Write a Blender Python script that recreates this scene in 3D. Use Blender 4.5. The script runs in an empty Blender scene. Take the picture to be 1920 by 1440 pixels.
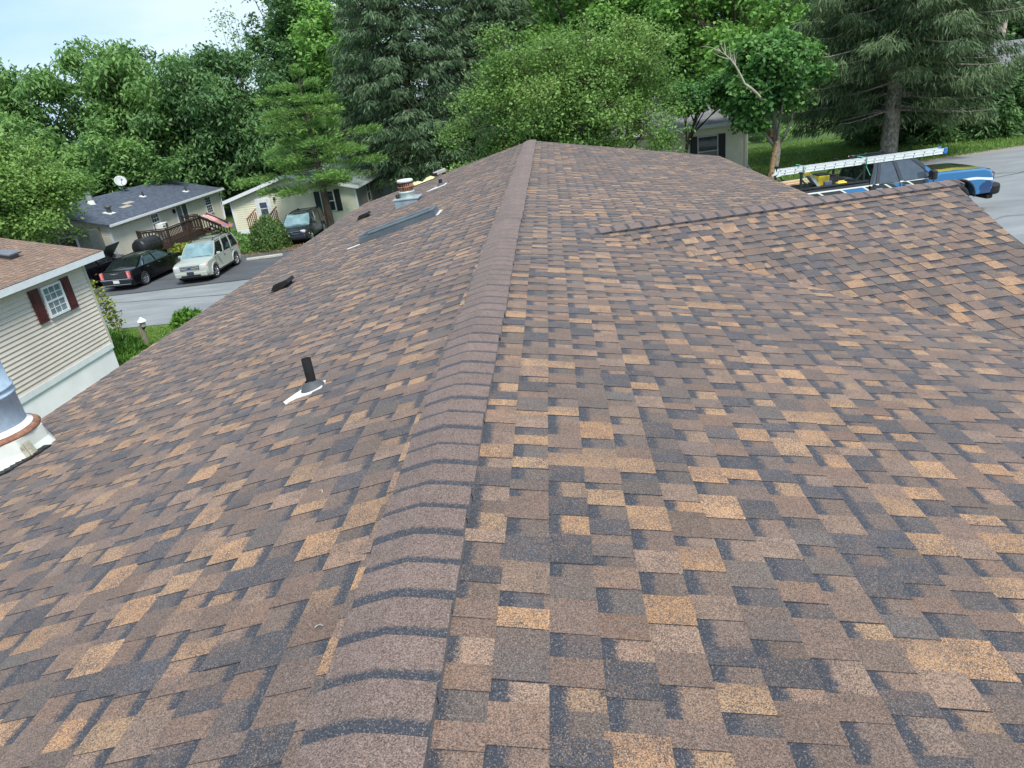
import bpy, bmesh, math, random
import numpy as np
from mathutils import Vector, Matrix
R = math.radians
rng = np.random.default_rng(7)
random.seed(7)
SC = bpy.context.scene
COL = SC.collection

# ------------------------------------------------------------------ camera
CAM_POS = np.array([0.4795, 0.0, 1.3243])
PITCH, ROLL, YAW, FPX = R(23.244), R(-7.468), R(-5.648), 1287.15     # focal length in pixels of a 1920 px wide frame
def cam_axes():
    fw = np.array([math.sin(YAW)*math.cos(PITCH), math.cos(YAW)*math.cos(PITCH), -math.sin(PITCH)])
    r0 = np.array([math.cos(YAW), -math.sin(YAW), 0.0]); u0 = np.cross(r0, fw)
    r = math.cos(ROLL)*r0 + math.sin(ROLL)*u0
    u = -math.sin(ROLL)*r0 + math.cos(ROLL)*u0
    return r, u, fw
AX = cam_axes()
cd = bpy.data.cameras.new('camera'); cd.sensor_width = 36; cd.lens = 36*FPX/1920
cd.clip_start = 0.05; cd.clip_end = 3000
cam = bpy.data.objects.new('camera', cd); COL.objects.link(cam)
cam.matrix_world = Matrix([[AX[0][i], AX[1][i], -AX[2][i], CAM_POS[i]] for i in range(3)] + [[0, 0, 0, 1]])
SC.camera = cam

# ------------------------------------------------------------------ world, sun, exposure
SUN_EL, SUN_AZ = 56, 148            # azimuth measured clockwise from +Y: behind the viewer, to the right
w = bpy.data.worlds.new('World'); SC.world = w; w.use_nodes = True
nt = w.node_tree; nt.nodes.clear()
out = nt.nodes.new('ShaderNodeOutputWorld'); bg = nt.nodes.new('ShaderNodeBackground')
sky = nt.nodes.new('ShaderNodeTexSky'); sky.sky_type = 'NISHITA'; sky.sun_disc = False
sky.sun_elevation = R(SUN_EL); sky.sun_rotation = R(SUN_AZ); sky.air_density = 1.0; sky.dust_density = 1.0; sky.ozone_density = 1.2
tc = nt.nodes.new('ShaderNodeTexCoord'); mp = nt.nodes.new('ShaderNodeMapping'); mp.inputs['Scale'].default_value = (1.0, 1.0, 3.2)
nz = nt.nodes.new('ShaderNodeTexNoise'); nz.inputs['Scale'].default_value = 2.1; nz.inputs['Detail'].default_value = 6; nz.inputs['Roughness'].default_value = .52
nz.inputs['Distortion'].default_value = .3
mr = nt.nodes.new('ShaderNodeMapRange'); mr.inputs['From Min'].default_value = .38; mr.inputs['From Max'].default_value = .60
mr.inputs['To Min'].default_value = 0; mr.inputs['To Max'].default_value = 1
cl = nt.nodes.new('ShaderNodeMixRGB'); cl.inputs['Color1'].default_value = (1.9, 2.95, 4.25, 1); cl.inputs['Color2'].default_value = (3.2, 3.75, 4.2, 1)     # blue gaps and thin bright cloud veil
mix = nt.nodes.new('ShaderNodeMixRGB'); mix.inputs['Fac'].default_value = .82; nt.links.new(cl.outputs[0], mix.inputs['Color2'])
for a, b in ((tc.outputs['Generated'], mp.inputs['Vector']), (mp.outputs[0], nz.inputs['Vector']), (nz.outputs['Fac'], mr.inputs['Value']),
             (mr.outputs[0], cl.inputs['Fac']), (sky.outputs[0], mix.inputs['Color1']), (mix.outputs[0], bg.inputs['Color']), (bg.outputs[0], out.inputs['Surface'])):
    nt.links.new(a, b)
bg.inputs['Strength'].default_value = 0.14
sl = bpy.data.lights.new('sun', 'SUN'); sl.energy = 2.6; sl.angle = R(16); sl.color = (1.0, .955, .88)
so = bpy.data.objects.new('sun', sl); COL.objects.link(so)
sd = Vector((math.sin(R(SUN_AZ))*math.cos(R(SUN_EL)), math.cos(R(SUN_AZ))*math.cos(R(SUN_EL)), math.sin(R(SUN_EL))))
so.rotation_euler = sd.to_track_quat('Z', 'Y').to_euler(); so.location = (20, -30, 40)
SC.view_settings.view_transform = 'Standard'; SC.view_settings.look = 'None'; SC.view_settings.gamma = 1
SC.view_settings.exposure = 0.86; SC.view_settings.use_curve_mapping = False
SC.render.engine = 'CYCLES'; SC.cycles.use_denoising = True
SC.cycles.max_bounces = 5; SC.cycles.diffuse_bounces = 2; SC.cycles.glossy_bounces = 2; SC.cycles.transparent_max_bounces = 4; SC.cycles.transmission_bounces = 2

# ------------------------------------------------------------------ materials
MATS = {}
def N(t, typ, **kw):
    n = t.nodes.new(typ)
    for k, v in kw.items():
        if k in n.inputs: n.inputs[k].default_value = v
        else: setattr(n, k, v)
    return n
def newmat(name):
    m = bpy.data.materials.new(name); m.use_nodes = True; t = m.node_tree
    return m, t, t.nodes['Principled BSDF']
def M(name, c=(.5, .5, .5), rough=.6, metal=0, var=.15, scale=6, bump=0, bscale=40, spec=.4, coat=0, c2=None, stretch=None):
    """plain procedural paint: base colour with noise mottling (or two colours) and optional fine bump"""
    if name in MATS: return MATS[name]
    m, t, b = newmat(name)
    g = N(t, 'ShaderNodeTexCoord'); vec = g.outputs['Object']
    if stretch:
        mp = N(t, 'ShaderNodeMapping', Scale=stretch); t.links.new(vec, mp.inputs[0]); vec = mp.outputs[0]
    n = N(t, 'ShaderNodeTexNoise', Scale=scale, Detail=5.0, Roughness=.6); t.links.new(vec, n.inputs['Vector'])
    mx = N(t, 'ShaderNodeMixRGB')
    if c2 is None:
        mx.inputs[1].default_value = tuple(max(0, x*(1-var)) for x in c)+(1,); mx.inputs[2].default_value = tuple(min(1, x*(1+var)) for x in c)+(1,)
    else:
        mx.inputs[1].default_value = tuple(c)+(1,); mx.inputs[2].default_value = tuple(c2)+(1,)
    r = N(t, 'ShaderNodeMapRange'); r.inputs[1].default_value = .35; r.inputs[2].default_value = .65
    t.links.new(n.outputs['Fac'], r.inputs[0]); t.links.new(r.outputs[0], mx.inputs[0]); t.links.new(mx.outputs[0], b.inputs['Base Color'])
    b.inputs['Roughness'].default_value = rough; b.inputs['Metallic'].default_value = metal
    b.inputs['Specular IOR Level'].default_value = spec; b.inputs['Coat Weight'].default_value = coat; b.inputs['Coat Roughness'].default_value = .04
    if bump:
        n2 = N(t, 'ShaderNodeTexNoise', Scale=bscale, Detail=4.0); t.links.new(vec, n2.inputs['Vector'])
        bp = N(t, 'ShaderNodeBump', Strength=bump, Distance=.02); t.links.new(n2.outputs['Fac'], bp.inputs['Height']); t.links.new(bp.outputs[0], b.inputs['Normal'])
    MATS[name] = m
    return m
def leaf_mat(name, dark, light, trans=.25, nscale=.35, rough=.5, yellow=None):
    m, t, b = newmat(name)
    dark, light = (dark[0]*1.2, dark[1]*1.15, dark[2]*1.3), (light[0]*1.2, light[1]*1.12, light[2]*1.3)
    ge = N(t, 'ShaderNodeNewGeometry'); g = N(t, 'ShaderNodeTexCoord')
    n = N(t, 'ShaderNodeTexNoise', Scale=nscale, Detail=3.0); t.links.new(g.outputs['Object'], n.inputs['Vector'])
    ad = N(t, 'ShaderNodeMath', operation='MULTIPLY_ADD'); t.links.new(ge.outputs['Random Per Island'], ad.inputs[0]); ad.inputs[1].default_value = .6
    sb = N(t, 'ShaderNodeMath', operation='MULTIPLY_ADD'); t.links.new(n.outputs['Fac'], sb.inputs[0]); sb.inputs[1].default_value = 1.6; sb.inputs[2].default_value = -.6
    t.links.new(sb.outputs[0], ad.inputs[2])
    rp = N(t, 'ShaderNodeValToRGB'); e = rp.color_ramp.elements
    e[0].position = .05; e[0].color = tuple(dark)+(1,); e[1].position = .95; e[1].color = tuple(light)+(1,)
    if yellow: x = e.new(1.0); x.color = tuple(yellow)+(1,); e[1].position = .8
    t.links.new(ad.outputs[0], rp.inputs[0]); t.links.new(rp.outputs[0], b.inputs['Base Color'])
    b.inputs['Roughness'].default_value = rough; b.inputs['Specular IOR Level'].default_value = .35
    tr = N(t, 'ShaderNodeBsdfTranslucent'); t.links.new(rp.outputs[0], tr.inputs['Color'])
    ms = N(t, 'ShaderNodeMixShader'); ms.inputs[0].default_value = trans
    t.links.new(b.outputs[0], ms.inputs[1]); t.links.new(tr.outputs[0], ms.inputs[2]); t.links.new(ms.outputs[0], t.nodes['Material Output'].inputs['Surface'])
    return m

# ------------------------------------------------------------------ mesh helpers
class MB:
    def __init__(s): s.v = []; s.f = []; s.sm = []
    def add(s, vs, fs, smooth=False):
        o = len(s.v); s.v += [tuple(float(c) for c in x) for x in vs]; s.f += [tuple(i+o for i in f) for f in fs]; s.sm += [smooth]*len(fs); return s
    def box(s, c, d, rz=0, rot=None):
        x, y, z = d[0]/2, d[1]/2, d[2]/2
        P = [Vector(p) for p in ((-x,-y,-z),(x,-y,-z),(x,y,-z),(-x,y,-z),(-x,-y,z),(x,-y,z),(x,y,z),(-x,y,z))]
        m = rot if rot is not None else Matrix.Rotation(rz, 3, 'Z')
        return s.add([m @ p + Vector(c) for p in P], [(0,3,2,1),(4,5,6,7),(0,1,5,4),(1,2,6,5),(2,3,7,6),(3,0,4,7)])
    def bar(s, a, b, w, h, up=(0, 0, 1)):
        a, b = Vector(a), Vector(b); d = b-a; L = d.length
        if L < 1e-6: return s
        d.normalize(); u = Vector(up)
        if abs(d.dot(u)) > .98: u = Vector((1, 0, 0))
        sd_ = d.cross(u).normalized(); u = sd_.cross(d)
        return s.box((a+b)/2, (w, L, h), rot=Matrix((sd_, d, u)).transposed())
    def tube(s, path, rad, n=8, cap=True, smooth=True):
        path = [Vector(p) for p in path]; vs = []
        if not hasattr(rad, '__len__'): rad = [rad]*len(path)
        for i, p in enumerate(path):
            d = (path[min(i+1, len(path)-1)]-path[max(i-1, 0)]).normalized()
            a = Vector((0, 0, 1)) if abs(d.z) < .9 else Vector((1, 0, 0))
            x = d.cross(a).normalized(); y = d.cross(x)
            vs += [p+(x*math.cos(2*math.pi*k/n)+y*math.sin(2*math.pi*k/n))*rad[i] for k in range(n)]
        fs = [(i*n+k, i*n+(k+1) % n, (i+1)*n+(k+1) % n, (i+1)*n+k) for i in range(len(path)-1) for k in range(n)]
        s.add(vs, fs, smooth)
        if cap: s.add(vs[:n], [tuple(range(n))]); s.add(vs[-n:], [tuple(range(n))])
        return s
    def lathe(s, prof, n=20, c=(0, 0, 0), axis=None, smooth=True):
        m = axis if axis is not None else Matrix.Identity(3); c = Vector(c)
        vs = [m @ Vector((r*math.cos(2*math.pi*k/n), r*math.sin(2*math.pi*k/n), z))+c for r, z in prof for k in range(n)]
        return s.add(vs, [(i*n+k, i*n+(k+1) % n, (i+1)*n+(k+1) % n, (i+1)*n+k) for i in range(len(prof)-1) for k in range(n)], smooth)
    def loft(s, rings, cap=True, smooth=False, closed=True):
        n = len(rings[0]); vs = [p for r in rings for p in r]
        K = n if closed else n-1
        s.add(vs, [(i*n+k, i*n+(k+1) % n, (i+1)*n+(k+1) % n, (i+1)*n+k) for i in range(len(rings)-1) for k in range(K)], smooth)
        if cap: s.add(rings[0], [tuple(range(n))]); s.add(rings[-1], [tuple(range(n))])
        return s
    def mesh(s, name):
        me = bpy.data.meshes.new(name); me.from_pydata(s.v, [], s.f); me.polygons.foreach_set('use_smooth', s.sm); return me
    def build(s, name, mat, parent=None, bevel=0, seg=2, fix=True, label=None):
        me = s.mesh(name)
        if fix:
            b = bmesh.new(); b.from_mesh(me); bmesh.ops.recalc_face_normals(b, faces=b.faces); b.to_mesh(me); b.free()
        return link(name, me, mat, parent, bevel, seg, label)
def link(name, me, mat, parent=None, bevel=0, seg=2, label=None):
    o = bpy.data.objects.new(name, me); COL.objects.link(o)
    if mat is not None and not me.materials: me.materials.append(mat)
    o.parent = parent
    if bevel:
        m = o.modifiers.new('bevel', 'BEVEL'); m.width = bevel; m.segments = seg; m.limit_method = 'ANGLE'; m.angle_limit = R(35)
    if label: o['label'] = label
    return o
def tag(o, label, cat=None, group=None, kind=None):
    if label: o['label'] = label
    if cat: o['category'] = cat
    if group: o['group'] = group
    if kind: o['kind'] = kind
    return o
def thing(name, label, cat, loc=(0, 0, 0), rz=0, group=None):
    o = bpy.data.objects.new(name, None); COL.objects.link(o); o.location = loc; o.rotation_euler = (0, 0, rz); o.empty_display_size = .2
    return tag(o, label, cat, group)
def struct(name, mb, mat, **k):
    o = mb.build(name, mat, **k); o['kind'] = 'structure'; return o
def bx(c, d, rz=0): return MB().box(c, d, rz)

# ------------------------------------------------------------------ terrain
def smooth(t): t = max(0., min(1., t)); return t*t*(3-2*t)
def gz(x, y):
    return -5.4+1.4*smooth((x+9)/15)+.9*smooth((y-75)/80)
def sheet(xs, ys, dz=0., inside=None):
    m = MB(); vs = [(x, y, gz(x, y)+dz) for y in ys for x in xs]; n = len(xs)
    fs = [(j*n+i, j*n+i+1, (j+1)*n+i+1, (j+1)*n+i) for j in range(len(ys)-1) for i in range(n-1)]
    return m.add(vs, fs, True)
def frange(a, b, s): return list(np.linspace(a, b, max(2, int(round((b-a)/s))+1)))
gm, t, b = newmat('ground_grass_soil')
g = N(t, 'ShaderNodeTexCoord'); n1 = N(t, 'ShaderNodeTexNoise', Scale=.35, Detail=6.0); n2 = N(t, 'ShaderNodeTexNoise', Scale=9.0, Detail=6.0, Roughness=.7)
for n in (n1, n2): t.links.new(g.outputs['Object'], n.inputs['Vector'])
r1 = N(t, 'ShaderNodeValToRGB'); e = r1.color_ramp.elements
e[0].position = .3; e[0].color = (.035, .075, .018, 1); e[1].position = .72; e[1].color = (.10, .16, .035, 1)
x = e.new(.55); x.color = (.06, .12, .024, 1)
mm = N(t, 'ShaderNodeMath', operation='MULTIPLY_ADD'); mm.inputs[1].default_value = .45
t.links.new(n2.outputs['Fac'], mm.inputs[0]); t.links.new(n1.outputs['Fac'], mm.inputs[2])
sbb = N(t, 'ShaderNodeMath', operation='SUBTRACT'); sbb.inputs[1].default_value = .22
t.links.new(mm.outputs[0], sbb.inputs[0]); t.links.new(sbb.outputs[0], r1.inputs[0]); t.links.new(r1.outputs[0], b.inputs['Base Color']); b.inputs['Roughness'].default_value = .9
bp = N(t, 'ShaderNodeBump', Strength=.6, Distance=.05); t.links.new(n2.outputs['Fac'], bp.inputs['Height']); t.links.new(bp.outputs[0], b.inputs['Normal'])
struct('ground', sheet([-1500, -400, -150, -80, -50, -30, -20]+frange(-12, 9, 1.)+[15, 25, 40, 70, 150, 400, 1500],
                       [-900, -300, -80, -20, 0, 15, 25, 35, 45, 60]+frange(75, 155, 10)+[220, 500, 1500]), gm)
def asphalt(name, c, c2, crack=.5, sc=1.2):
    m, t, b = newmat(name)
    g = N(t, 'ShaderNodeTexCoord')
    n1 = N(t, 'ShaderNodeTexNoise', Scale=sc, Detail=8.0, Roughness=.65); n2 = N(t, 'ShaderNodeTexNoise', Scale=70.0, Detail=2.0)
    mp = N(t, 'ShaderNodeMapping', Scale=(.35, 1, 1)); t.links.new(g.outputs['Object'], mp.inputs[0])
    t.links.new(mp.outputs[0], n1.inputs['Vector']); t.links.new(g.outputs['Object'], n2.inputs['Vector'])
    vo = N(t, 'ShaderNodeTexVoronoi', feature='DISTANCE_TO_EDGE', Scale=.28)
    n3 = N(t, 'ShaderNodeTexNoise', Scale=.8, Detail=5.0); t.links.new(g.outputs['Object'], n3.inputs['Vector'])
    mv = N(t, 'ShaderNodeMixRGB'); mv.inputs[0].default_value = .55; t.links.new(mp.outputs[0], mv.inputs[1]); t.links.new(n3.outputs['Color'], mv.inputs[2]); t.links.new(mv.outputs[0], vo.inputs['Vector'])
    mx = N(t, 'ShaderNodeMixRGB'); mx.inputs[1].default_value = c+(1,); mx.inputs[2].default_value = c2+(1,)
    ad = N(t, 'ShaderNodeMath', operation='MULTIPLY_ADD'); ad.inputs[1].default_value = .35; t.links.new(n2.outputs['Fac'], ad.inputs[0]); t.links.new(n1.outputs['Fac'], ad.inputs[2])
    mr = N(t, 'ShaderNodeMapRange'); mr.inputs[1].default_value = .45; mr.inputs[2].default_value = .9; t.links.new(ad.outputs[0], mr.inputs[0]); t.links.new(mr.outputs[0], mx.inputs[0])
    ck = N(t, 'ShaderNodeMapRange'); ck.inputs[1].default_value = 0; ck.inputs[2].default_value = .012; ck.inputs[3].default_value = 1-crack; ck.inputs[4].default_value = 1
    t.links.new(vo.outputs['Distance'], ck.inputs[0])
    ml = N(t, 'ShaderNodeMixRGB', blend_type='MULTIPLY'); ml.inputs[0].default_value = 1; t.links.new(mx.outputs[0], ml.inputs[1]); t.links.new(ck.outputs[0], ml.inputs[2])
    t.links.new(ml.outputs[0], b.inputs['Base Color']); b.inputs['Roughness'].default_value = .85
    bp = N(t, 'ShaderNodeBump', Strength=.3, Distance=.01); t.links.new(n2.outputs['Fac'], bp.inputs['Height']); t.links.new(bp.outputs[0], b.inputs['Normal'])
    return m
VERGE = M('gravel_verge', (.22, .17, .13), .95, c2=(.36, .31, .26), scale=5, bump=.5, bscale=30)
ROADM = asphalt('road_asphalt_worn', (.16, .175, .185), (.27, .285, .29), .45)
PARKM = asphalt('parking_asphalt_dark', (.055, .06, .068), (.10, .108, .118), .3)
def strip(edge_near, edge_far, dz, nu=60, nv=6):
    """sheet between two polylines given as functions of x over xs"""
    xs = np.linspace(edge_near[0][0], edge_near[-1][0], nu)
    yn = np.interp(xs, [p[0] for p in edge_near], [p[1] for p in edge_near]); yf = np.interp(xs, [p[0] for p in edge_far], [p[1] for p in edge_far])
    vs = [(x, a+(bb-a)*j/nv, gz(x, a)+dz) for j in range(nv+1) for x, a, bb in zip(xs, yn, yf)]
    return MB().add(vs, [(j*nu+i, j*nu+i+1, (j+1)*nu+i+1, (j+1)*nu+i) for j in range(nv) for i in range(nu-1)], True)
struct('road', strip([(-70, 25.4), (-16, 24.4), (-8, 24.1), (4, 19.5), (9, 14), (60, 12)], [(-70, 29.5), (-20, 30.2), (-8, 30.9), (8, 27), (11, 27.5), (14, 31.5), (17, 33.2), (23, 34.4), (60, 36)], .02), ROADM)
struct('parking_pavement', strip([(-36, 30.1), (-20, 30.35), (-9.5, 31.0)], [(-36, 37.2), (-24.5, 37.2), (-9.5, 37.2)], .024), PARKM)
struct('road_verge', strip([(11, 27.3), (14, 31.3), (17, 33.0), (23, 34.2), (60, 35.8)], [(11, 28.1), (14, 32.2), (17, 33.75), (23, 34.85), (60, 36.6)], .012), VERGE)
struct('road_verge', strip([(-36, 37.0), (-9.5, 37.0)], [(-36, 37.5), (-9.5, 37.5)], .014), VERGE)
# thin tar seams across the road
TAR = M('tar_seam', (.07, .075, .08), .7)
for k, pts in enumerate(([(-24, 29.0), (-19, 28.7), (-14.5, 28.1), (-9, 27.7)], [(13, 26.2), (17, 27.7), (19, 28.4), (26, 29.2)], [(-21, 30.24), (-17, 30.42), (-13, 30.75), (-10, 30.95)])):
    m = MB()
    P = [(x, y+random.uniform(-.03, .03)) for x, y in zip(np.linspace(pts[0][0], pts[-1][0], 30), np.interp(np.linspace(pts[0][0], pts[-1][0], 30), [p[0] for p in pts], [p[1] for p in pts]))]
    vs = [(x, y+s*random.uniform(.015, .04), gz(x, y)+.0285) for x, y in P for s in (-1, 1)]
    m.add(vs, [(2*i, 2*i+1, 2*i+3, 2*i+2) for i in range(29)])
    o = m.build('road_seam', TAR); o['kind'] = 'structure'
# ------------------------------------------------------------------ the shingled home we stand on
XR, ZR = -0.09, 0.015                       # ridge line
TR, TL = 2.3614/12, 2.8328/12               # slopes of the right and left sides
Y0, Y1 = -1.9, 18.5
EXP = .143
aR, aL = math.atan(TR), math.atan(TL)
GA, GM = .119, .19                          # cross gable: ridge direction and slope
GP = np.array([.67, 7.25]); GZ = -.152
gd = np.array([math.cos(GA), math.sin(GA)]); gn = np.array([-math.sin(GA), math.cos(GA)])
aG = math.atan(GM)
class Frame:
    def __init__(s, o, u, v):
        s.o, s.u, s.v = np.array(o, float), np.array(u, float), np.array(v, float); s.n = np.cross(s.u, s.v)
        if s.n[2] < 0: s.n = -s.n
    def p(s, u, v, h=0.): return s.o+s.u*u+s.v*v+s.n*h
FR = Frame((XR, 0, ZR), (0, 1, 0), (math.cos(aR), 0, -math.sin(aR)))
FL = Frame((XR, 0, ZR), (0, 1, 0), (-math.cos(aL), 0, -math.sin(aL)))
FG = Frame((GP[0], GP[1], GZ), (gd[0], gd[1], 0), (-gn[0]*math.cos(aG), -gn[1]*math.cos(aG), -math.sin(aG)))
FH = Frame((GP[0], GP[1], GZ), (gd[0], gd[1], 0), (gn[0]*math.cos(aG), gn[1]*math.cos(aG), -math.sin(aG)))
VR, VL = (4.65-XR)/math.cos(aR), (4.66+XR)/math.cos(aL)
U_G = 4.0                                   # gable ridge length
def z_main(x): return ZR-TR*(x-XR)
def z_gable(x, y): d = (np.array([x, y])-GP) @ gn; return GZ-GM*abs(d)
# --- shingle material: granules, blended tab colours, printed shadow band
def shingle_mat(name, kind):
    m, t, b = newmat(name)
    ge = N(t, 'ShaderNodeNewGeometry'); pos = ge.outputs['Position']
    at = N(t, 'ShaderNodeAttribute', attribute_name='tint')
    bd = N(t, 'ShaderNodeAttribute', attribute_name='band')
    vo = N(t, 'ShaderNodeTexVoronoi', Scale=360.0); t.links.new(pos, vo.inputs['Vector'])
    sep = N(t, 'ShaderNodeSeparateColor'); t.links.new(vo.outputs['Color'], sep.inputs[0])
    nlow = N(t, 'ShaderNodeTexNoise', Scale=11.0, Detail=4.0, Roughness=.65); t.links.new(pos, nlow.inputs['Vector'])
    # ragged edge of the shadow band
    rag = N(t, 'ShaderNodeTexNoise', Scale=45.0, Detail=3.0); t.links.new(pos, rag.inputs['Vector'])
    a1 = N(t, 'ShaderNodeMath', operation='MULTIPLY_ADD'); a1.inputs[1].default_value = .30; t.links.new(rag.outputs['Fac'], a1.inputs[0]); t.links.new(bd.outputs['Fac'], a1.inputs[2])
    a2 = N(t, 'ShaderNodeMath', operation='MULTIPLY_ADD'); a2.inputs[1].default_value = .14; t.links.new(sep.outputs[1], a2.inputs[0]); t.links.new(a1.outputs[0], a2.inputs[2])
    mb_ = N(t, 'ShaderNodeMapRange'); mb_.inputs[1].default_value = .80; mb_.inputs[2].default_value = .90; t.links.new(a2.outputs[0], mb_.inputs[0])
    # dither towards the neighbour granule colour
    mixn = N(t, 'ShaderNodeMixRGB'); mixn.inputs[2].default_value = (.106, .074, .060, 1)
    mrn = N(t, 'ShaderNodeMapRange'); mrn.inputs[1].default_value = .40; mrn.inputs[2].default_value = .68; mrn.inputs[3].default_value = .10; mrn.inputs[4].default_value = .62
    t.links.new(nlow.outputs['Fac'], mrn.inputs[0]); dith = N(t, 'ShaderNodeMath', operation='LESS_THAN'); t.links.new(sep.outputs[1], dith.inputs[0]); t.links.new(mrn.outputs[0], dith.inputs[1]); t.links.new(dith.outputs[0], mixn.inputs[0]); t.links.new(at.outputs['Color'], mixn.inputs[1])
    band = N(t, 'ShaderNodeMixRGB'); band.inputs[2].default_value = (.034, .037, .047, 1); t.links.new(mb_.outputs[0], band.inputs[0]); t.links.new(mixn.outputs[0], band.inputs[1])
    # granule by granule brightness, a few pale chips
    gr = N(t, 'ShaderNodeMapRange'); gr.inputs[3].default_value = .44; gr.inputs[4].default_value = 1.58; t.links.new(sep.outputs[0], gr.inputs[0])
    ml = N(t, 'ShaderNodeMixRGB', blend_type='MULTIPLY'); ml.inputs[0].default_value = 1; t.links.new(band.outputs[0], ml.inputs[1]); t.links.new(gr.outputs[0], ml.inputs[2])
    ch = N(t, 'ShaderNodeMapRange'); ch.inputs[1].default_value = .90; ch.inputs[2].default_value = .92; ch.inputs[4].default_value = .42; t.links.new(sep.outputs[2], ch.inputs[0])
    mc = N(t, 'ShaderNodeMixRGB'); mc.inputs[2].default_value = (.34, .28, .24, 1); t.links.new(ch.outputs[0], mc.inputs[0]); t.links.new(ml.outputs[0], mc.inputs[1])
    # faint large patches and chalky scuffs
    nb = N(t, 'ShaderNodeTexNoise', Scale=1.1, Detail=5.0, Roughness=.6); t.links.new(pos, nb.inputs['Vector'])
    mrb = N(t, 'ShaderNodeMapRange'); mrb.inputs[1].default_value = .3; mrb.inputs[2].default_value = .7; mrb.inputs[3].default_value = .88; mrb.inputs[4].default_value = 1.12; t.links.new(nb.outputs['Fac'], mrb.inputs[0])
    mlb = N(t, 'ShaderNodeMixRGB', blend_type='MULTIPLY'); mlb.inputs[0].default_value = 1; t.links.new(mc.outputs[0], mlb.inputs[1]); t.links.new(mrb.outputs[0], mlb.inputs[2])
    ns = N(t, 'ShaderNodeTexNoise', Scale=5.5, Detail=6.0, Roughness=.75, Distortion=1.2); t.links.new(pos, ns.inputs['Vector'])
    mrs = N(t, 'ShaderNodeMapRange'); mrs.inputs[1].default_value = .70; mrs.inputs[2].default_value = .80; mrs.inputs[4].default_value = .35; t.links.new(ns.outputs['Fac'], mrs.inputs[0])
    msc = N(t, 'ShaderNodeMixRGB'); msc.inputs[2].default_value = (.18, .165, .155, 1); t.links.new(mrs.outputs[0], msc.inputs[0]); t.links.new(mlb.outputs[0], msc.inputs[1])
    t.links.new(msc.outputs[0], b.inputs['Base Color']); b.inputs['Roughness'].default_value = .8; b.inputs['Specular IOR Level'].default_value = .5; b.inputs['Sheen Weight'].default_value = .10; b.inputs['Sheen Roughness'].default_value = .45; b.inputs['Sheen Tint'].default_value = (.95, .86, .84, 1)
    bp = N(t, 'ShaderNodeBump', Strength=.35, Distance=.0015); t.links.new(sep.outputs[0], bp.inputs['Height']); t.links.new(bp.outputs[0], b.inputs['Normal'])
    return m
SHM = shingle_mat('asphalt_shingle_granules', 0)
TAN, BRN, MAU, SLT, MID, GRY = (.320, .188, .098), (.160, .100, .070), (.148, .099, .076), (.048, .049, .057), (.118, .083, .064), (.094, .078, .069)
LTB = (.228, .145, .098)
PAL = [(TAN, .25), (LTB, .13), (BRN, .24), (MAU, .13), (SLT, .20), (MID, .13), (GRY, .11)]
LASTK = [None]
def pick():
    r = random.random()*sum(p for _, p in PAL)
    for c, p in PAL:
        r -= p
        if r <= 0: break
    if len(PAL) > 3 and c is LASTK[0]: c = random.choice([q for q in (BRN, LTB, MID, SLT, TAN) if q is not c])
    LASTK[0] = c
    k = random.uniform(.86, 1.14); q = random.uniform(-.06, .06)
    return (c[0]*k*(1+q), c[1]*k, c[2]*k*(1-q))
def mixc(a, b, f): return tuple(x*(1-f)+y*f for x, y in zip(a, b))
def clip(poly, nrm, c):                     # keep nrm.p <= c
    o = []
    for i in range(len(poly)):
        a, b_ = poly[i], poly[(i+1) % len(poly)]; da = nrm[0]*a[0]+nrm[1]*a[1]-c; db = nrm[0]*b_[0]+nrm[1]*b_[1]-c
        if da <= 0: o.append(a)
        if da*db < 0: k = da/(da-db); o.append((a[0]+(b_[0]-a[0])*k, a[1]+(b_[1]-a[1])*k))
    return o
PIECES = []          # (verts, faces, tint per corner, band per corner, centre)
def piece(fr, poly, v0, v1, u0, u1, h0, h1, c0, c1, gap):
    if len(poly) < 3: return
    def H(v): return h0+(h1-h0)*(v-v0)/(v1-v0)
    n = len(poly); top = [fr.p(u, v, H(v)) for u, v in poly]; bot = [fr.p(u, v, -.004) for u, v in poly]
    tint = [mixc(c0, c1, min(1, max(0, (u-u0)/(u1-u0)))) for u, v in poly]
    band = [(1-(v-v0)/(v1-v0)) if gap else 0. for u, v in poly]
    vs = top+bot; fs = [tuple(range(n))]; ct = list(tint); cb = list(band)
    for i in range(n):
        j = (i+1) % n
        if poly[i][1] < v0+.002 and poly[j][1] < v0+.002: continue
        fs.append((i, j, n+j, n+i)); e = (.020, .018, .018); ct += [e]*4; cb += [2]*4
    PIECES.append((vs, fs, ct, cb, sum(top)/n))
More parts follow.
